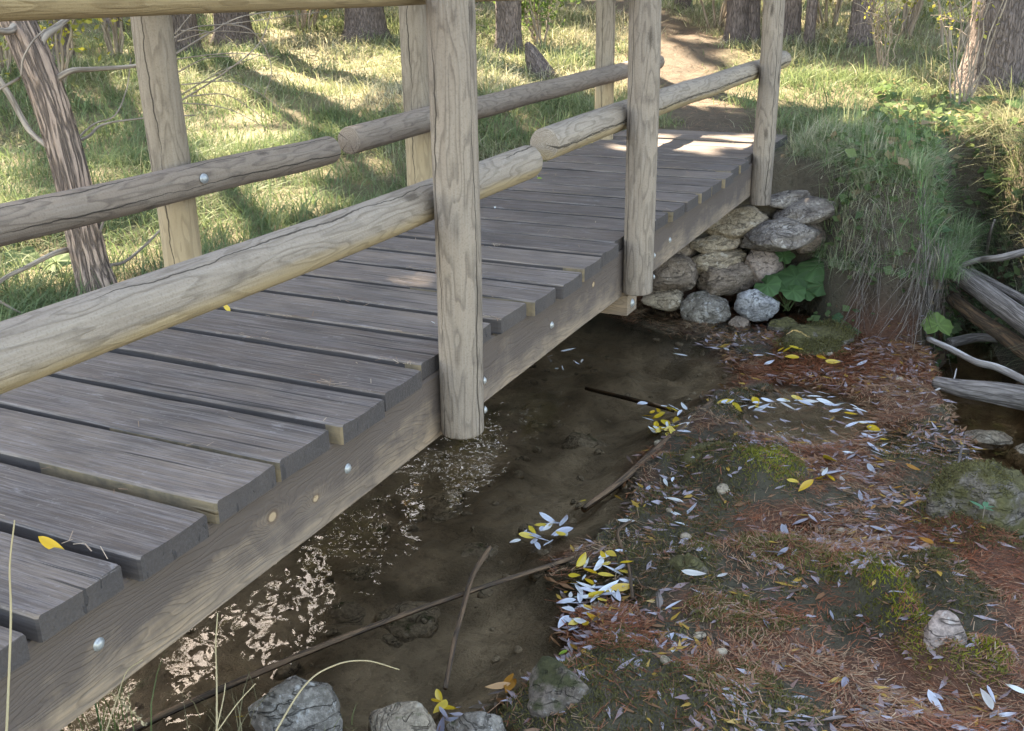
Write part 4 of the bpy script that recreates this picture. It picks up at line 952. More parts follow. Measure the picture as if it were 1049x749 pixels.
def grass_ok(x, y, edge=(.14, .32)):
    z, sdl, *_ = terrain(x, y, True); pd = path_d(x, y)
    dens = sm(edge[0], edge[1], sdl + .06 * fbm(x * 6, y * 6, 4, 2)) * np.where(y > 6, sm(-.1, .35, pd + .3 * fbm(x * 2, y * 2, 6, 2)), 1)
    dens = dens * (1 - ((x > -1.25) & (x < .12) & (y > -1) & (y < 6.35))) * (1 - ((x > .1) & (x < .36) & (y > 4.2) & (y < 5.62)))
    return dens, z
STRAW, OLIVE, GREEN, LUSH = np.array([.40, .36, .25]), np.array([.19, .21, .10]), np.array([.12, .165, .07]), np.array([.145, .235, .09])
def grass_col(x, y, rg, n, bias=0):
    g = np.clip(.6 + bias + 1.0 * fbm(x * .6, y * .6, 97, 3) + .5 * np.exp(-((x - .7) ** 2 / .3 + (y - 5.7) ** 2 / 1.0)) + .3 * (x < -1.2) * (y < 6) - .12 * (y > 9) - .35 * (x > 1.3) * (y < 8) + rg.normal(0, .2, n), 0, 1)[:, None]
    return np.where(g < .5, STRAW + (OLIVE - STRAW) * g * 2, OLIVE + (GREEN - OLIVE) * (g * 2 - 1)) * rg.uniform(.7, 1.3, (n, 1))
def grass():
    rg = np.random.default_rng(3)
    # scattered short sward
    n = 170000; a = rg.uniform(-.98, .22, n); r = 3.0 * np.exp(rg.uniform(0, 1, n) * math.log(36 / 3.0)); x = CAM[0] + np.sin(a) * r; y = CAM[1] + np.cos(a) * r
    d, z = grass_ok(x, y); d = d * (.15 + .85 * sm(-.25, .2, fbm(x * 1.3, y * 1.3, 41, 3))); k = rg.uniform(0, 1, n) < d; x, y, z, r = x[k], y[k], z[k], r[k]; n = len(x)
    S = [np.stack([x, y, z - .01], -1), (.05 + .10 * rg.uniform(0, 1, n)) * np.clip(.8 + r / 25, .8, 1.6), np.clip(.002 + r * .0005, .003, .014) * rg.uniform(.6, 1.4, n), rg.uniform(0, 6.28, n), np.clip(rg.normal(.8, .35, n), .1, 1.5), grass_col(x, y, rg, n)]
    # tussocks: blades that spring from one crown and arch outward
    m = 11000; a = rg.uniform(-.98, .22, m); r = 3.0 * np.exp(rg.uniform(0, 1, m) * math.log(32 / 3.0)); tx = CAM[0] + np.sin(a) * r; ty = CAM[1] + np.cos(a) * r
    d, z = grass_ok(tx, ty); d = d * (.25 + .75 * sm(-.3, .25, fbm(tx * .9, ty * .9, 141, 3))); k = rg.uniform(0, 1, m) < d; tx, ty, r = tx[k], ty[k], r[k]; m = len(tx)
    per = 34; hs = rg.uniform(.09, .24, m) * np.clip(.8 + r / 24, .85, 1.5) * (1 + .5 * (tx > 1.3)); hd = rg.uniform(0, 6.28, m); tb = rg.normal(0, .18, m)
    n = m * per; R = np.repeat(r, per); sp = np.repeat(.03 + .08 * rg.uniform(0, 1, m) + r * .004, per); x = np.repeat(tx, per) + rg.normal(0, 1, n) * sp; y = np.repeat(ty, per) + rg.normal(0, 1, n) * sp; z = terrain(x, y)
    h = np.repeat(hs, per) * rg.uniform(.45, 1.15, n); dirn = np.where(rg.uniform(0, 1, n) < .5, np.arctan2(y - np.repeat(ty, per), x - np.repeat(tx, per)), np.repeat(hd, per)) + rg.normal(0, .7, n)
    T = [np.stack([x, y, z - .015], -1), h, np.clip(.0022 + R * .00055, .003, .015) * rg.uniform(.6, 1.5, n), dirn, np.clip(rg.normal(.95, .4, n), .1, 1.9), grass_col(x, y, rg, n, np.repeat(tb, per))]
    print('grass', len(S[1]), len(T[1]))
    A = [np.concatenate(q) for q in zip(S, T)]
    blade_mesh('grass', *A, 'tangled green and straw coloured grass covering the banks', 'grass')
grass()
def tussock():
    """long grass that hangs over the undercut corner of the bank, and the dry roots below it"""
    rg = np.random.default_rng(5); m = 300
    tx = rg.uniform(.14, 1.18, m); ty = 5.06 + rg.uniform(0, 1, m) ** 1.3 * 1.3 + .2 * (tx < .5) + .4 * (tx < .36); tx[:46] = rg.uniform(.10, .5, 46); ty[:46] = rg.uniform(5.72, 6.6, 46); per = 46; n = m * per
    x = np.repeat(tx, per) + rg.normal(0, .035, n); y = np.repeat(ty, per) + rg.normal(0, .035, n)
    z = np.maximum(terrain(x, y), -.60) ; P = np.stack([x, y, z], -1); az = np.repeat(rg.normal(-1.0, 1.3, m), per)
    dirn = az + rg.normal(0, .9, n); lean = np.clip(np.repeat(rg.normal(.95, .4, m), per) + rg.normal(0, .4, n), .1, 2.0); h = np.repeat(rg.uniform(.08, .26, m), per) * rg.uniform(.35, 1.25, n); wd = .0018 + .006 * rg.uniform(0, 1, n) ** 2.5
    g = np.clip(np.repeat(rg.normal(.52, .4, m), per) + .35 * sm(.6, 1.1, x) + rg.normal(0, .2, n), 0, 1)[:, None]; col = (STRAW * (1 - g) + LUSH * g) * rg.uniform(.7, 1.3, (n, 1))
    blade_mesh('overhanging_grass', P, h, wd, dirn, lean, col, 'long grass hanging over the undercut bank corner beside the abutment', 'grass')
    n = 2000; x = .62 + .5 * rg.uniform(0, 1, n) ** .7; y = 5.10 + .05 * np.sin(x * 17) + rg.uniform(-.16, .2, n); zt_ = terrain(x, y); kk = rg.uniform(0, 1, n) < .15 + .85 * sm(-.1, .2, fbm(x * 7, y * 3, 4, 2)); x, y, zt_ = x[kk], y[kk], zt_[kk]; n = len(x); z = np.maximum(rg.uniform(-.86, -.40, n), zt_ + .03)
    P = np.stack([x, y, z], -1); dirn = rg.normal(-1.3, 1.6, n); h = -rg.uniform(.04, .22, n); lean = rg.normal(-.5, .8, n); wd = rg.uniform(.0012, .0045, n)
    g = rg.uniform(0, 1, (n, 1)); col = np.array([.34, .28, .23]) * (1 - g) + np.array([.12, .09, .075]) * g
    blade_mesh('hanging_roots', P, h, wd, dirn, lean, col, 'dry grey roots and dead grass hanging from the undercut bank corner', 'roots')
    # leafy weeds and dead thatch on the slope
    n = 9000; x = rg.uniform(.3, 2.6, n); y = rg.uniform(5.0, 8.6, n); sd_ = sdpoly(LOW, x, y); kk = (sd_ > -.12) & (fbm(x * 3.2, y * 3.2, 66, 3) > .02 - .45 * (sd_ < .4)) & ~((x < .40) & (y < 5.65)); x, y = x[kk], y[kk]; n = len(x)
    P = np.stack([x, y, terrain(x, y) + rg.uniform(.01, .13, n)], -1); V, F = leaf_quads(P, rg.uniform(.02, .085, n), rg, .75, .55); g = rg.uniform(0, 1, (n, 1))
    col = np.array([.075, .125, .05]) * (1 - g) + np.array([.15, .20, .075]) * g; br = rg.uniform(0, 1, n) < .16; col[br] = (.26, .19, .11)
    tag(mesh('leafy_weeds', V, F, M['foliage'], None, False, {'col': ('FLOAT_COLOR', 'POINT', np.repeat(rgba(col), 4, 0))}), 'small leafy weeds among the grass of the right bank', 'weeds', kind='stuff')
    n = 7000; x = rg.uniform(.1, 2.4, n); y = rg.uniform(4.9, 7.2, n); sd_ = sdpoly(LOW, x, y); kk = (sd_ > -.15) & (sd_ < .5); x, y = x[kk], y[kk]; n = len(x)
    g = rg.uniform(0, 1, (n, 1)); blade_mesh('dead_thatch', np.stack([x, y, terrain(x, y)], -1), rg.uniform(.03, .14, n), rg.uniform(.0015, .004, n), rg.uniform(0, 6.28, n), rg.uniform(.9, 2.0, n), (np.array([.40, .33, .23]) * g + np.array([.2, .145, .1]) * (1 - g)), 'dead grass and straw lying on the steep soil of the bank', 'dead grass')
    # sedge and dead stems on the right bank over the gully
    m = 420; tx = rg.uniform(1.15, 3.2, m); ty = rg.uniform(4.6, 9.0, m); k = sdpoly(LOW, tx, ty) > -.06; tx, ty = tx[k], ty[k]; m = len(tx); per = 60; n = m * per
    x = np.repeat(tx, per) + rg.normal(0, .05, n); y = np.repeat(ty, per) + rg.normal(0, .05, n); z = terrain(x, y); az = np.repeat(rg.normal(-2.3, .9, m), per)
    g = np.clip(np.repeat(rg.normal(.6, .35, m), per) + rg.normal(0, .15, n), 0, 1)[:, None]; col = (STRAW * .85 * (1 - g) + GREEN * g) * rg.uniform(.6, 1.3, (n, 1))
    blade_mesh('bank_sedge', np.stack([x, y, z - .02], -1), np.repeat(rg.uniform(.2, .42, m), per) * rg.uniform(.5, 1.15, n), rg.uniform(.002, .0055, n), az + rg.normal(0, .6, n), np.clip(rg.normal(1.1, .4, n), .2, 1.9), col, 'long dry sedge hanging over the gully on the right bank', 'grass')
tussock()

# ------------------------------------------------------------------ litter on the weir
def litter():
    rg = np.random.default_rng(15)
    n = 135000; x = rg.uniform(-.8, 1.95, n); y = rg.uniform(.6, 5.2, n)
    z, sdl, sdp, sp2, sdc, t = terrain(x, y, True)
    den = sm(-.02, .06, sdp) * sm(-.02, .05, sdc) * (t < .12) * (.2 + .8 * sm(-.1, .25, fbm(x * 8, y * 8, 217, 2) * .5 + fbm(x * 2.4, y * 2.4, 17, 3))) * (1 - .85 * sm(.05, -.1, sp2))
    k = rg.uniform(0, 1, n) < den; x, y, z = x[k], y[k], z[k]; n = len(x); print('needles', n)
    z = np.maximum(z, ZW - .012 * (rg.uniform(0, 1, n) < .4)) + rg.uniform(.001, .010, n)
    a = fbm(x * 1.8, y * 1.8, 19, 2) * 3 + fbm(x * 9, y * 9, 29, 2) * 2.5 + rg.normal(0, .6, n); L = rg.uniform(.012, .06, n) * rg.uniform(.5, 1.2, n); wd = rg.uniform(.0011, .0026, n)
    d = np.stack([np.cos(a), np.sin(a), rg.normal(0, .16, n)], -1) * L[:, None] * .5; s = np.stack([-np.sin(a), np.cos(a), np.zeros(n)], -1) * wd[:, None] * .5
    c = np.stack([x, y, z], -1); V = np.stack([c - d - s, c - d + s, c + d + s, c + d - s], 1).reshape(-1, 3); F = np.arange(4 * n).reshape(n, 4)
    q = np.clip(.70 + .9 * fbm(x * 2, y * 2, 23, 2) + rg.normal(0, .25, n), 0, 1)[:, None]
    col = np.array([.25, .078, .036]) * q + np.array([.42, .31, .19]) * (1 - q); col *= rg.uniform(.6, 1.4, (n, 1))
    tag(mesh('pine_needles', V, F, M['needles'], None, False, {'col': ('FLOAT_COLOR', 'POINT', np.repeat(rgba(col), 4, 0))}), 'reddish brown pine needles matted over the weir', 'needles', kind='stuff')
    # grey-violet sunken willow leaves: a felt nobody could count
    n = 20000; x = rg.uniform(-.1, 1.9, n); y = rg.uniform(.7, 5.0, n)
    z, sdl, sdp, sp2, sdc, t = terrain(x, y, True)
    den = sm(-.05, .04, sdp) * sm(-.02, .05, sdc) * (t < .5) * (.12 + .88 * sm(-.05, .22, fbm(x * 3.1, y * 3.1, 117, 3)))
    k = rg.uniform(0, 1, n) < den * .8; x, y, z = x[k], y[k], z[k]; n = len(x); print('sunken leaves', n)
    z = np.maximum(z + .003, ZW - .006 + .01 * rg.uniform(0, 1, n))
    a = fbm(x * 1.8, y * 1.8, 19, 2) * 3 + rg.normal(0, .9, n); L = rg.uniform(.035, .082, n); W = L * rg.uniform(.18, .28, n)
    d = np.stack([np.cos(a), np.sin(a), rg.normal(0, .12, n)], -1) * L[:, None] * .5; s = np.stack([-np.sin(a), np.cos(a), rg.normal(0, .2, n)], -1) * W[:, None] * .5
    c = np.stack([x, y, z], -1); V = np.stack([c - d, c - d * .25 + s, c + d, c - d * .25 - s], 1).reshape(-1, 3); F = np.arange(4 * n).reshape(n, 4)
    q = rg.uniform(0, 1, (n, 1)); col = np.array([.38, .345, .37]) * q + np.array([.2, .105, .08]) * (1 - q); br = rg.uniform(0, 1, n) < .34; col[br] = (.24, .12, .06); br = rg.uniform(0, 1, n) < .10; col[br] = (.42, .25, .05); br = rg.uniform(0, 1, n) < .12; col[br] = (.12, .085, .06)
    tag(mesh('leaf_litter', V, F, M['litter'], None, False, {'col': ('FLOAT_COLOR', 'POINT', np.repeat(rgba(col), 4, 0))}), 'sunken violet-grey willow leaves felted over the weir', 'leaf litter', kind='stuff')
    # needles on the path, the deck end and the abutment top
    n = 42000; y = rg.uniform(5.4, 18, n); x = rg.uniform(-7.5, 1.0, n); k = ((path_d(x, y) < .35) & (y > 6.3)) | ((x > .06) & (x < .5) & (y < 6.0) & (y > 5.4))
    x, y = x[k], y[k]; n = len(x); z = terrain(x, y) + .008 + .02 * (y < 5.8); a = rg.uniform(0, 6.28, n); L = rg.uniform(.04, .12, n); wd = rg.uniform(.002, .005, n)
    d = np.stack([np.cos(a), np.sin(a), rg.normal(0, .1, n)], -1) * L[:, None] * .5; s = np.stack([-np.sin(a), np.cos(a), np.zeros(n)], -1) * wd[:, None] * .5
    c = np.stack([x, y, z], -1); V = np.stack([c - d - s, c - d + s, c + d + s, c + d - s], 1).reshape(-1, 3); F = np.arange(4 * n).reshape(n, 4)
    q = rg.uniform(0, 1, (n, 1)); col = np.array([.19, .10, .068]) * q + np.array([.27, .185, .13]) * (1 - q)
    tag(mesh('pine_needles', V, F, M['needles'], None, False, {'col': ('FLOAT_COLOR', 'POINT', np.repeat(rgba(col), 4, 0))}), 'dry tan pine needles strewn over the path beyond the bridge', 'needles', kind='stuff')
litter()

# ------------------------------------------------------------------ single floating leaves
def leaf_mesh(col, seed, L=.060, asp=.24):
    r_ = random.Random(seed); n = 8; V = []; F = []; A = asp * r_.uniform(.8, 1.25); bend = r_.uniform(-.25, .25); cup = r_.uniform(.05, .25)
    for i in range(n + 1):
        t = i / n; wv = math.sin(PI * min(1, t ** .8)) ** .9 * A * .5; x = (t - .5) * L; yb = bend * L * (t - .5) ** 2
        for sgn in (-1, 0, 1): V.append((x, yb + sgn * wv * L, abs(sgn) * cup * wv * L + .05 * L * (t - .5) ** 2 * r_.uniform(.5, 1.5)))
    for i in range(n):
        b = i * 3; F += [[b, b + 1, b + 4, b + 3], [b + 1, b + 2, b + 5, b + 4]]
    C4 = []; brn = r_.choice((0, 0, .5, 1))
    for i in range(n + 1):
        for sgn in (-1, 0, 1): C4.append((*[c * (.84 if sgn == 0 else 1) * (1 - brn * max(0, i / n - .55) * 1.2 * (1 if c != col[0] else .7)) for c in col], 1))
    me = bpy.data.meshes.new('fallen_leaf'); me.from_pydata(V, [], F); me.update(); me.materials.append(M['litter'])
    a = me.attributes.new('col', 'FLOAT_COLOR', 'POINT'); a.data.foreach_set('color', np.asarray(C4, np.float32).ravel())
    for p in me.polygons: p.use_smooth = True
    return me
LM = {'white': [leaf_mesh(c, i) for i, c in enumerate([(.62, .64, .68), (.72, .73, .75), (.55, .57, .62), (.68, .68, .66), (.6, .6, .66), (.45, .45, .5), (.58, .55, .5), (.7, .7, .68)])],
      'yellow': [leaf_mesh(c, 20 + i, .058, .32) for i, c in enumerate([(.62, .40, .03), (.55, .32, .02), (.68, .48, .08), (.6, .42, .04)])],
      'orange': [leaf_mesh(c, 40 + i, .058, .3) for i, c in enumerate([(.42, .18, .03), (.5, .25, .08)])],
      'violet': [leaf_mesh(c, 60 + i, .062, .26) for i, c in enumerate([(.31, .30, .33), (.36, .33, .35), (.26, .24, .28), (.30, .24, .22)])],
      'green': [leaf_mesh((.25, .36, .05), 80, .055, .3)]}
LN = [0]
def leaves(kind, label, group, poly, n, seed, z=None, size=1.25, ang=None):
    """n single leaves scattered inside a small patch of the water or weir, given by its outline"""
    rg = random.Random(seed); pts = []
    xs = [p[0] for p in poly]; ys = [p[1] for p in poly]; tries = 0
    while len(pts) < n and tries < 9000:
        tries += 1; x = rg.uniform(min(xs), max(xs)); y = rg.uniform(min(ys), max(ys))
        if len(poly) > 2 and sdpoly(poly, np.array([x]), np.array([y]))[0] > 0: continue
        md = 5 if tries < 4000 else 2
        if all((x - a) ** 2 + (y - b) ** 2 > md * md for a, b in pts): pts.append((x, y))
    for x, y in pts:
        P = at(x, y, 2, ZW) if z is None else at(x, y, 2, z)
        zz = max(ZW, tz(P[0], P[1])) + .005 + rg.uniform(0, .008) if z is None else z
        P = at(x, y, 2, zz); me = rg.choice(LM[kind]); o = bpy.data.objects.new('willow_leaf', me); C.objects.link(o)
        o.location = P; s = size * rg.uniform(.6, 1.3); o.scale = (s, s * rg.uniform(.8, 1.25), s * rg.uniform(.6, 2.2))
        o.rotation_euler = (rg.gauss(0, .3), rg.gauss(0, .22), (ang + rg.gauss(0, .5)) if ang is not None else rg.uniform(0, 6.28))
        tag(o, label, 'leaf', group); LN[0] += 1
RAFT = [(572, 648), (578, 600), (600, 566), (640, 562), (645, 588), (640, 612), (605, 640)]
leaves('white', 'white upturned willow leaf in the raft at the pool edge', 'white leaves in the raft at the pool edge', RAFT, 36, 1)
leaves('yellow', 'yellow willow leaf in the raft at the pool edge', 'yellow leaves in the raft at the pool edge', RAFT, 22, 2)
leaves('white', 'pale leaf in the small drift on open water above the long stick', 'pale leaves of the small drift above the long stick', [(522, 560), (530, 545), (560, 530), (586, 534), (580, 552), (548, 560)], 15, 3)
leaves('yellow', 'yellow leaf in the small drift on open water above the long stick', 'yellow leaves of the small drift above the long stick', [(530, 550), (555, 533), (578, 535), (575, 548)], 5, 4)
leaves('yellow', 'yellow leaf in the far drift beside the dark sunken branch', 'yellow leaves of the drift at the dark branch', [(660, 440), (664, 420), (690, 415), (700, 440), (680, 448)], 18, 5)
leaves('white', 'white leaf in the far drift beside the dark sunken branch', 'white leaves of the drift at the dark branch', [(652, 430), (655, 412), (690, 404), (712, 412), (702, 444), (680, 450)], 14, 6)
ARC = [(740, 410), (790, 406), (850, 402), (880, 418), (905, 448), (912, 466), (898, 466), (880, 440), (848, 416), (790, 418), (742, 418)]
leaves('white', 'white leaf in the curved line of leaves across the shallow run', 'white leaves of the curved line on the run', ARC, 44, 7, ang=.2)
leaves('yellow', 'yellow leaf in the curved line of leaves across the shallow run', 'yellow leaves of the curved line on the run', ARC, 11, 8, ang=.2)
leaves('violet', 'violet-grey leaf in the pile beside the upright drowned branch', 'violet-grey leaves piled by the drowned branch', [(618, 655), (640, 648), (672, 655), (676, 690), (650, 690)], 9, 9)
leaves('white', 'white leaf lying by the mossy boulder on the middle of the weir', 'white leaves around the middle mossy boulder', [(630, 500), (690, 480), (720, 495), (715, 545), (660, 550), (632, 530)], 10, 10)
leaves('white', 'pale leaf right of the low olive moss cushion', 'pale leaves right of the moss cushion', [(800, 465), (870, 462), (900, 480), (860, 500), (810, 490)], 9, 11)
leaves('yellow', 'yellow leaf right of the low olive moss cushion', 'yellow leaves right of the moss cushion', [(808, 478), (840, 465), (870, 480), (840, 505), (815, 500)], 9, 12)
leaves('violet', 'violet-grey leaf in the pale sunken patch on the middle weir', 'violet-grey leaves of the sunken patch mid weir', [(785, 540), (840, 525), (850, 550), (825, 572), (785, 565)], 8, 13)
leaves('violet', 'violet-grey leaf near the lower right corner of the weir', 'violet-grey leaves low on the weir', [(770, 640), (860, 610), (900, 720), (880, 745), (790, 735)], 10, 14)
leaves('white', 'white leaf on the red needles at the right bottom corner', 'white leaves at the right bottom corner', [(930, 705), (1045, 705), (1045, 745), (940, 740)], 7, 15)
leaves('white', 'white leaf drifting on the far run below the abutment stones', 'white leaves below the abutment', [(690, 345), (790, 345), (930, 365), (920, 385), (780, 372), (690, 365)], 10, 16)
leaves('yellow', 'yellow leaf drifting on the far run below the abutment stones', 'yellow leaves below the abutment', [(700, 350), (790, 348), (900, 365), (900, 380), (780, 370)], 8, 17)
leaves('orange', 'orange leaf on the red needles in the right half of the weir', 'orange leaves on the right weir', [(880, 455), (950, 440), (960, 560), (900, 560)], 8, 18)
leaves('violet', 'violet-grey leaf on the red needles in the right half of the weir', 'violet-grey leaves on the right weir', [(860, 420), (940, 410), (965, 560), (880, 590)], 10, 19)
leaves('white', 'pale leaf on the pool right beside the bridge beam', 'pale leaves beside the bridge beam', [(562, 362), (585, 352), (598, 372), (560, 392)], 6, 20)
leaves('yellow', 'yellow leaf in the wet litter at the bottom pool edge', 'yellow leaves at the bottom pool edge', [(428, 735), (440, 712), (465, 712), (462, 738)], 5, 21)
leaves('violet', 'violet-brown leaf in the wet litter at the bottom pool edge', 'violet-brown leaves at the bottom pool edge', [(425, 748), (435, 722), (470, 725), (462, 748)], 5, 22)
leaves('orange', 'orange-brown leaf floating alone on the pool above the mossy rock', 'orange-brown leaves above the mossy rock', [(503, 708), (520, 695), (535, 700), (522, 712)], 3, 23)
leaves('green', 'single yellow-green leaf below the white leaf raft', None, [(568, 668), (572, 660), (580, 660), (578, 670)], 1, 24, size=1.1)
leaves('yellow', 'single yellow leaf on open water above the small drift', None, [(592, 514), (596, 508), (598, 516)], 1, 25)
leaves('yellow', 'lone yellow leaf in the dark water left of the tan rock', None, [(243, 736), (247, 730), (250, 738)], 1, 26)
leaves('white', 'white leaf lying in the red needles below the dark green mossy stone', 'white leaves on the lower left weir', [(655, 660), (720, 560), (760, 580), (740, 620), (690, 720)], 7, 27)
# leaves on the deck
leaves('yellow', 'yellow leaf caught at the plank edge nearest the camera', None, [(50, 556), (60, 556), (55, 561)], 1, 31, z=.004, size=.9)
leaves('yellow', 'yellow leaf on the planks just under the near handrail', None, [(228, 313), (236, 312), (232, 316)], 1, 32, z=.004, size=.9)
leaves('white', 'white bit of leaf on the planks left of the tall near post', None, [(441, 329), (446, 328), (444, 332)], 1, 33, z=.004, size=.5)
leaves('white', 'white bit of leaf on the planks right of the tall near post', None, [(505, 210), (509, 210), (507, 214)], 1, 34, z=.004, size=.5)
leaves('green', 'small green leaf on the planks beneath the joint of the near handrails', None, [(548, 180), (556, 180), (552, 184)], 1, 35, z=.006, size=1.0)
print('single leaves', LN[0])

# ------------------------------------------------------------------ moss
def moss():
    rg = np.random.default_rng(21)
    for o in [q for q in C.objects if q.type == 'MESH' and q.name.startswith(('boulder', 'stone')) and q.data.materials and q.data.materials[0].name in ('moss_covered_stone', 'bright_moss_stone')]:
        bright = 'bright' in o.data.materials[0].name; me = o.data; nv = len(me.polygons)
        cen = np.zeros(nv * 3); me.polygons.foreach_get('center', cen); cen = cen.reshape(-1, 3); nor = np.zeros(nv * 3); me.polygons.foreach_get('normal', nor); nor = nor.reshape(-1, 3)
        ar = np.zeros(nv); me.polygons.foreach_get('area', ar)
        wgt = ar * np.clip(nor[:, 2] + .35, 0, 1) * sm(-.25, .1, fbm(cen[:, 0] * 9 + o.location.x * 3, cen[:, 1] * 9 + cen[:, 2] * 7, 3, 3) + (.3 if bright else 0)); n = int(min(9000, wgt.sum() * 160000))
        if n < 50: continue
        k = rg.choice(nv, n, p=wgt / wgt.sum()); P = cen[k] + rg.normal(0, .5, (n, 3)) * np.sqrt(ar[k])[:, None]; d = nor[k] + rg.normal(0, .45, (n, 3)); d /= np.linalg.norm(d, axis=1)[:, None]
        L = rg.uniform(.004, .012, n)[:, None]; sd = np.cross(d, rg.normal(0, 1, (n, 3))); sd /= np.linalg.norm(sd, axis=1)[:, None] + 1e-9; wv = L * .22
        P = P - nor[k] * .002
        V = np.stack([P - sd * wv, P + sd * wv, P + d * L + sd * wv * .4, P + d * L - sd * wv * .4], 1).reshape(-1, 3); t = rg.uniform(0, 1, (n, 1))
        col = (np.array([.085, .085, .012]) * (1 - t) + np.array([.20, .185, .03]) * t) if bright else (np.array([.08, .066, .028]) * (1 - t) + np.array([.20, .175, .06]) * t)
        mesh('moss', V, np.arange(4 * n).reshape(n, 4), M['foliage'], o, False, {'col': ('FLOAT_COLOR', 'POINT', np.repeat(rgba(col), 4, 0))})
    n = 330000; x = rg.uniform(-.1, 1.95, n); y = rg.uniform(.7, 5.1, n); z, sdl, sdp, sp2, sdc, t = terrain(x, y, True)
    mb = mound_bright(x, y) + .12 * fbm(x * 14, y * 14, 181, 2); ma = mound_any(x, y)
    den = sm(.0, .08, sdp) * sm(-.10, .0, sdc) * (t < .8) * np.maximum(sm(.02, .2, -fbm(x * 2.4, y * 2.4, 17, 3) + .25 * fbm(x * 9, y * 9, 18, 3)) * .6, 1.3 * sm(.25, .5, ma + .35 * fbm(x * 9, y * 9, 18, 3))) * (z > ZW - .012)
    k = rg.uniform(0, 1, n) < den; x, y, z, mb = x[k], y[k], z[k], mb[k]; n = len(x)
    P = np.stack([x, y, z - .001], -1); d = rg.normal(0, .55, (n, 3)); d[:, 2] = 1; L = rg.uniform(.004, .013, n)[:, None]; sd = np.cross(d, rg.normal(0, 1, (n, 3))); sd /= np.linalg.norm(sd, axis=1)[:, None] + 1e-9; wv = L * .22
    V = np.stack([P - sd * wv, P + sd * wv, P + d * L + sd * wv * .4, P + d * L - sd * wv * .4], 1).reshape(-1, 3); t = np.clip(.5 + fbm(x * 4, y * 4, 19, 2) + rg.normal(0, .2, n), 0, 1)[:, None]
    col = np.array([.085, .068, .035]) * (1 - t) + np.array([.20, .17, .06]) * t; bb = np.clip(mb, 0, 1)[:, None]; col = col * (1 - bb) + np.array([.30, .29, .03]) * rg.uniform(.5, 1.25, (n, 1)) * bb
    tag(mesh('moss', V, np.arange(4 * n).reshape(n, 4), M['foliage'], None, False, {'col': ('FLOAT_COLOR', 'POINT', np.repeat(rgba(col), 4, 0))}), 'olive moss growing over the wet ground of the weir', 'moss', kind='stuff')
moss()

# ------------------------------------------------------------------ plants
def broad_plant(name, label, base, spots, sz, seed, col=(.075, .14, .05), cat='plant', group=None):
    """butterbur: stalks that each carry one broad lobed leaf"""
    rg = random.Random(seed); b = np.asarray(base, float); t = thing(name, label, cat, group, tuple(b))
    for i, (x, y, dep, s) in enumerate(spots):
        c = np.asarray(atd(x, y, dep)) - b; r = s * sz; n = 26; rings = 5; V = [c]; F = []; az = rg.uniform(0, 6.28)
        nrm = Vector((rg.uniform(-.35, .35) + .15, rg.uniform(-.6, .05) - .2, 1)).normalized(); u, v, d = frame_of(nrm)
        for k in range(1, rings + 1):
            for j in range(n):
                a = 2 * PI * j / n; rad = r * k / rings * (1 - .5 * math.exp(-((a - PI) / .35) ** 2)) * (1 + .08 * math.cos(a * 5) + .05 * math.cos(a * 13 + i))
                z = .16 * r * (k / rings) ** 2 * math.cos(a * 2 + i) - .10 * r * (k / rings) ** 2 + .05 * r * math.cos(a * 7) * k / rings
                V.append(c + u * math.cos(a + az) * rad + v * math.sin(a + az) * rad + d * z)
        for j in range(n): F.append([0, 1 + j, 1 + (j + 1) % n])
        for k in range(rings - 1):
            for j in range(n): F.append([1 + k * n + j, 1 + (k + 1) * n + j, 1 + (k + 1) * n + (j + 1) % n, 1 + k * n + (j + 1) % n])
        cc = np.array(col) * rg.uniform(.8, 1.25); C4 = []
        for q in range(len(V)):
            jj = (q - 1) % n if q else 0; vein = 1.35 if jj % 4 == 0 else 1.0
            C4.append((*np.minimum(cc * vein, 1), 1))
        mesh('leaf', V, F, M['foliage'], t, True, {'col': ('FLOAT_COLOR', 'POINT', C4)})
        P = curve_pts([np.array([rg.uniform(-.02, .02), rg.uniform(-.02, .02), -.02]), c * .5 + np.array([0, 0, .03]), c], 5); V2, F2, lc = tube(P, [.003] * len(P), 6)
        mesh('stalk', V2, F2, M['foliage'], t, True, {'col': ('FLOAT_COLOR', 'POINT', [(.10, .14, .05, 1)] * len(V2)), 'lc': ('FLOAT_VECTOR', 'POINT', lc)})
dp = depth_of(at(800, 290, 1, 5.1))
broad_plant('butterbur_plant', 'butterbur with broad lobed green leaves right beside the abutment', at(805, 315, 1, 5.1), [(797, 290, dp, .9), (815, 284, dp + .03, 1.0), (838, 272, dp + .05, 1.25), (786, 292, dp - .05, .8), (803, 262, dp + .1, .65), (825, 300, dp, .7), (850, 262, dp + .15, .9), (775, 300, dp - .03, .5), (860, 245, dp + .2, .9), (842, 292, dp - .02, .8), (812, 298, dp - .06, .8)], .10, 1)
dp = depth_of(at(890, 345, 1, 4.97))
broad_plant('butterbur_plant', 'small butterbur in the hollow under the hanging roots', at(892, 360, 1, 4.97), [(892, 350, dp, .8), (868, 338, dp, .55), (905, 352, dp - .05, .5), (858, 325, dp, .45), (912, 340, dp, .5)], .07, 2, (.05, .10, .04))
dp = depth_of(at(960, 335, 2, -.85))
broad_plant('butterbur_plant', 'single bright yellow-green butterbur leaf at the edge of the channel', at(955, 350, 2, -.93), [(961, 333, dp, 1.1), (952, 322, dp + .1, .6)], .075, 3, (.13, .19, .05))
dp = depth_of(at(930, 195, 2, -.2))
broad_plant('butterbur_plant', 'butterbur patch in the grass at the head of the gully', pxg(930, 215), [(925, 190, dp, 1.0), (940, 200, dp, .8), (912, 185, dp, .8), (900, 170, dp + .1, .8), (950, 215, dp, .8), (965, 235, dp, .7), (880, 165, dp, .6)], .085, 4, (.075, .125, .055))
dp = depth_of(pxg(1022, 185))
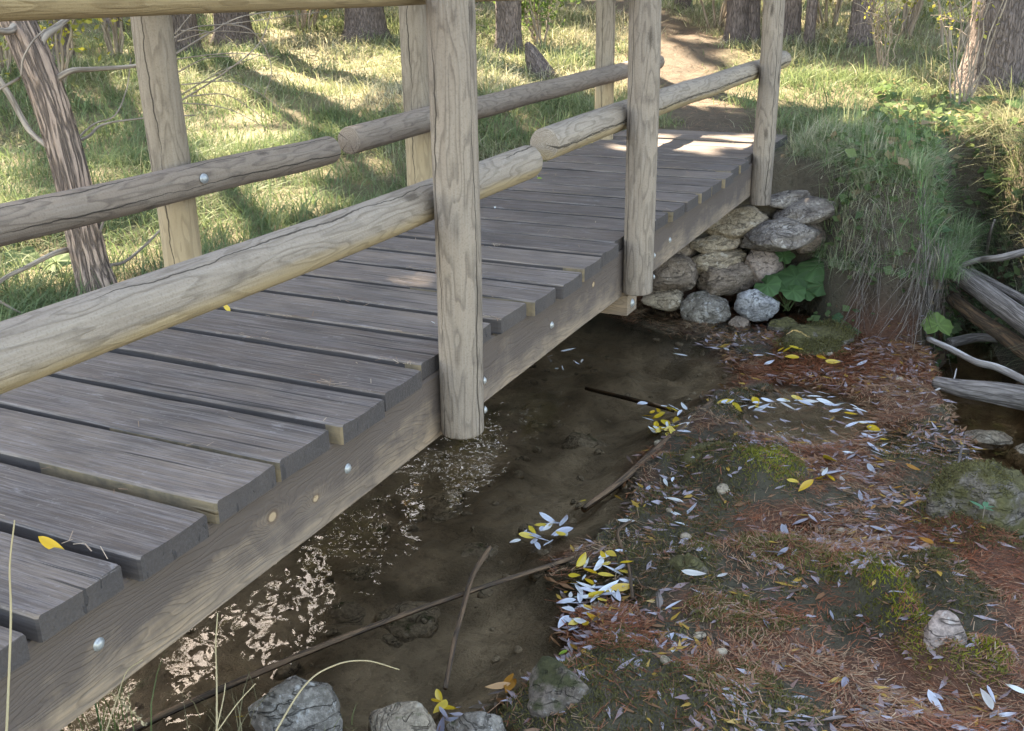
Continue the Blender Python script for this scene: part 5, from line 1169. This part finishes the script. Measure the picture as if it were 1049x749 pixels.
broad_plant('butterbur_plant', 'butterbur on the right bank at the edge of the photo', pxg(1022, 200), [(1022, 180, dp, 1.0), (1010, 195, dp, .7), (1040, 190, dp, .8), (1046, 108, dp + .3, 1.2)], .085, 5, (.08, .14, .05))
dp = depth_of(pxg(40, 275))
broad_plant('butterbur_plant', 'broad pale green leaves under the leaning furrowed trunk', pxg(35, 300), [(22, 265, dp, 1.0), (40, 280, dp, .9), (58, 268, dp, .9), (18, 300, dp - .1, .9), (48, 300, dp - .1, .8), (0, 280, dp, .9)], .08, 6, (.12, .17, .07))
def sprig():
    b = at(1008, 524, 2, -.80); t = thing('seedling', 'small five-leaved green seedling on the big mossy boulder', 'plant', None, tuple(b))
    for a, L in ((1.5, .05), (.1, .035), (2.9, .055), (-.9, .05), (-2.0, .045)):
        me = leaf_mesh((.10, .22, .12), int(a * 10) + 100, L, .32); o = link('leaf', me, None, t); o.location = (math.cos(a) * L * .5, math.sin(a) * L * .5, .02); o.rotation_euler = (0, -.25, a)
    V, F, lc = tube([(0, 0, -.03), (0, 0, .0), (0, 0, .02)], [.002] * 3, 6); mesh('stem', V, F, M['twig'], t, True, {'lc': ('FLOAT_VECTOR', 'POINT', lc)})
sprig()
def grass_tuft(name, label, base, n, L, col, seed, spread=.03, lean=(.3, 1.0), az=None, wd=.003):
    rg = np.random.default_rng(seed); b = np.asarray(base, float)
    P = b + np.concatenate([rg.normal(0, spread, (n, 2)), np.full((n, 1), -.01)], 1); h = L * rg.uniform(.5, 1.1, n)
    o = blade_mesh(name, P, h, np.full(n, wd) * rg.uniform(.6, 1.3, n), rg.uniform(0, 6.28, n) if az is None else rg.normal(az, .5, n), rg.uniform(*lean, n), np.asarray(col) * rg.uniform(.7, 1.3, (n, 1)), label, 'grass tuft')
    del o['kind']; return o
grass_tuft('grass_tuft', 'fine bright green grass tuft on the weir above the bright moss', at(905, 590, 2, -.92), 70, .13, (.10, .20, .05), 1, .03, (.6, 1.6), 3.4)
grass_tuft('grass_tuft', 'sparse green grass tuft at the bottom left under the beam', at(110, 752, 2, -.80), 34, .22, (.16, .2, .07), 2, .05, (.1, .7))
grass_tuft('grass_tuft', 'thin straw grass tuft in front of the tan rock at the bottom', at(235, 760, 2, -.85), 22, .22, (.36, .3, .16), 3, .05, (.1, .7))
grass_tuft('grass_tuft', 'low dry grass tuft at the bottom edge between the rocks', at(360, 775, 2, -.88), 20, .10, (.26, .26, .10), 4, .05, (.2, .9))
# dry stalks in the foreground
def stalk(label, ctrl, r, seedhead=False):
    P = curve_pts(ctrl, 9); t = thing('grass_stalk', label, 'grass stalk', 'dry grass stalks in the near foreground', tuple(P[0])); Pl = P - P[0]
    V, F, lc = tube(Pl, np.linspace(r, r * .55, len(P)), 6); 
    mesh('stem', V, F, M['foliage'], t, True, {'col': ('FLOAT_COLOR', 'POINT', [(.46, .37, .22, 1)] * len(V)), 'lc': ('FLOAT_VECTOR', 'POINT', lc)})
    if seedhead:
        n0 = int(len(P) * .6); rg = np.random.default_rng(4); Q = np.repeat(Pl[n0:], 7, 0) + rg.normal(0, r * 1.5, ((len(P) - n0) * 7, 3)); V, F = leaf_quads(Q, r * 7, rg, .35)
        mesh('seed_head', V, F, M['foliage'], t, False, {'col': ('FLOAT_COLOR', 'POINT', [(.5, .4, .25, 1)] * len(V))})
stalk('dry seeding grass stalk arching over the beam at the lower left', [at(-40, 700, 1, .05), at(0, 684, 1, .1), at(50, 683, 1, .12), at(100, 700, 1, .15), at(148, 741, 1, .2)], .0016, True)
stalk('upright dry stalk rising in front of the left plank ends', [atd(5, 790, 1.55), atd(11, 640, 1.6), atd(10, 580, 1.6), atd(15, 533, 1.6)], .0022)
stalk('thin upright dry stalk in front of the sky reflection', [atd(222, 775, 1.75), atd(222, 700, 1.8), atd(221, 660, 1.8), atd(223, 628, 1.8)], .0018)
stalk('bent straw stalk arching across the tan rock', [atd(268, 775, 1.7), atd(310, 705, 1.75), atd(342, 682, 1.78), atd(375, 677, 1.8), atd(409, 686, 1.82)], .0018)
stalk('thin green-brown stalk leaning under the beam bottom', [atd(100, 775, 1.75), atd(120, 715, 1.78), atd(130, 688, 1.78), atd(146, 676, 1.78)], .0013)
stalk('straw stalk slanting left of the tan rock', [atd(205, 775, 1.72), atd(240, 725, 1.74), atd(262, 700, 1.75)], .0014)
stalk('short straw stalk beside the slanting one', [atd(215, 775, 1.72), atd(228, 720, 1.74), atd(231, 700, 1.75)], .0014)
def flower():
    b = at(100, 735, 2, -.6); t = thing('wildflower', 'small blue-white wildflower under the beam at the bottom left', 'flower', None, tuple(b)); rg = np.random.default_rng(2)
    V, F = leaf_quads(np.array([0, 0, .06]) + rg.normal(0, .008, (26, 3)), .016, rg, .6); mesh('petals', V, F, M['foliage'], t, False, {'col': ('FLOAT_COLOR', 'POINT', [(.45, .55, .72, 1)] * len(V))})
    V, F, lc = tube([(0, 0, -.25), (.005, 0, -.05), (0, 0, .055)], [.0022] * 3, 6); mesh('stem', V, F, M['foliage'], t, True, {'col': ('FLOAT_COLOR', 'POINT', [(.10, .15, .05, 1)] * len(V)), 'lc': ('FLOAT_VECTOR', 'POINT', lc)})
flower()
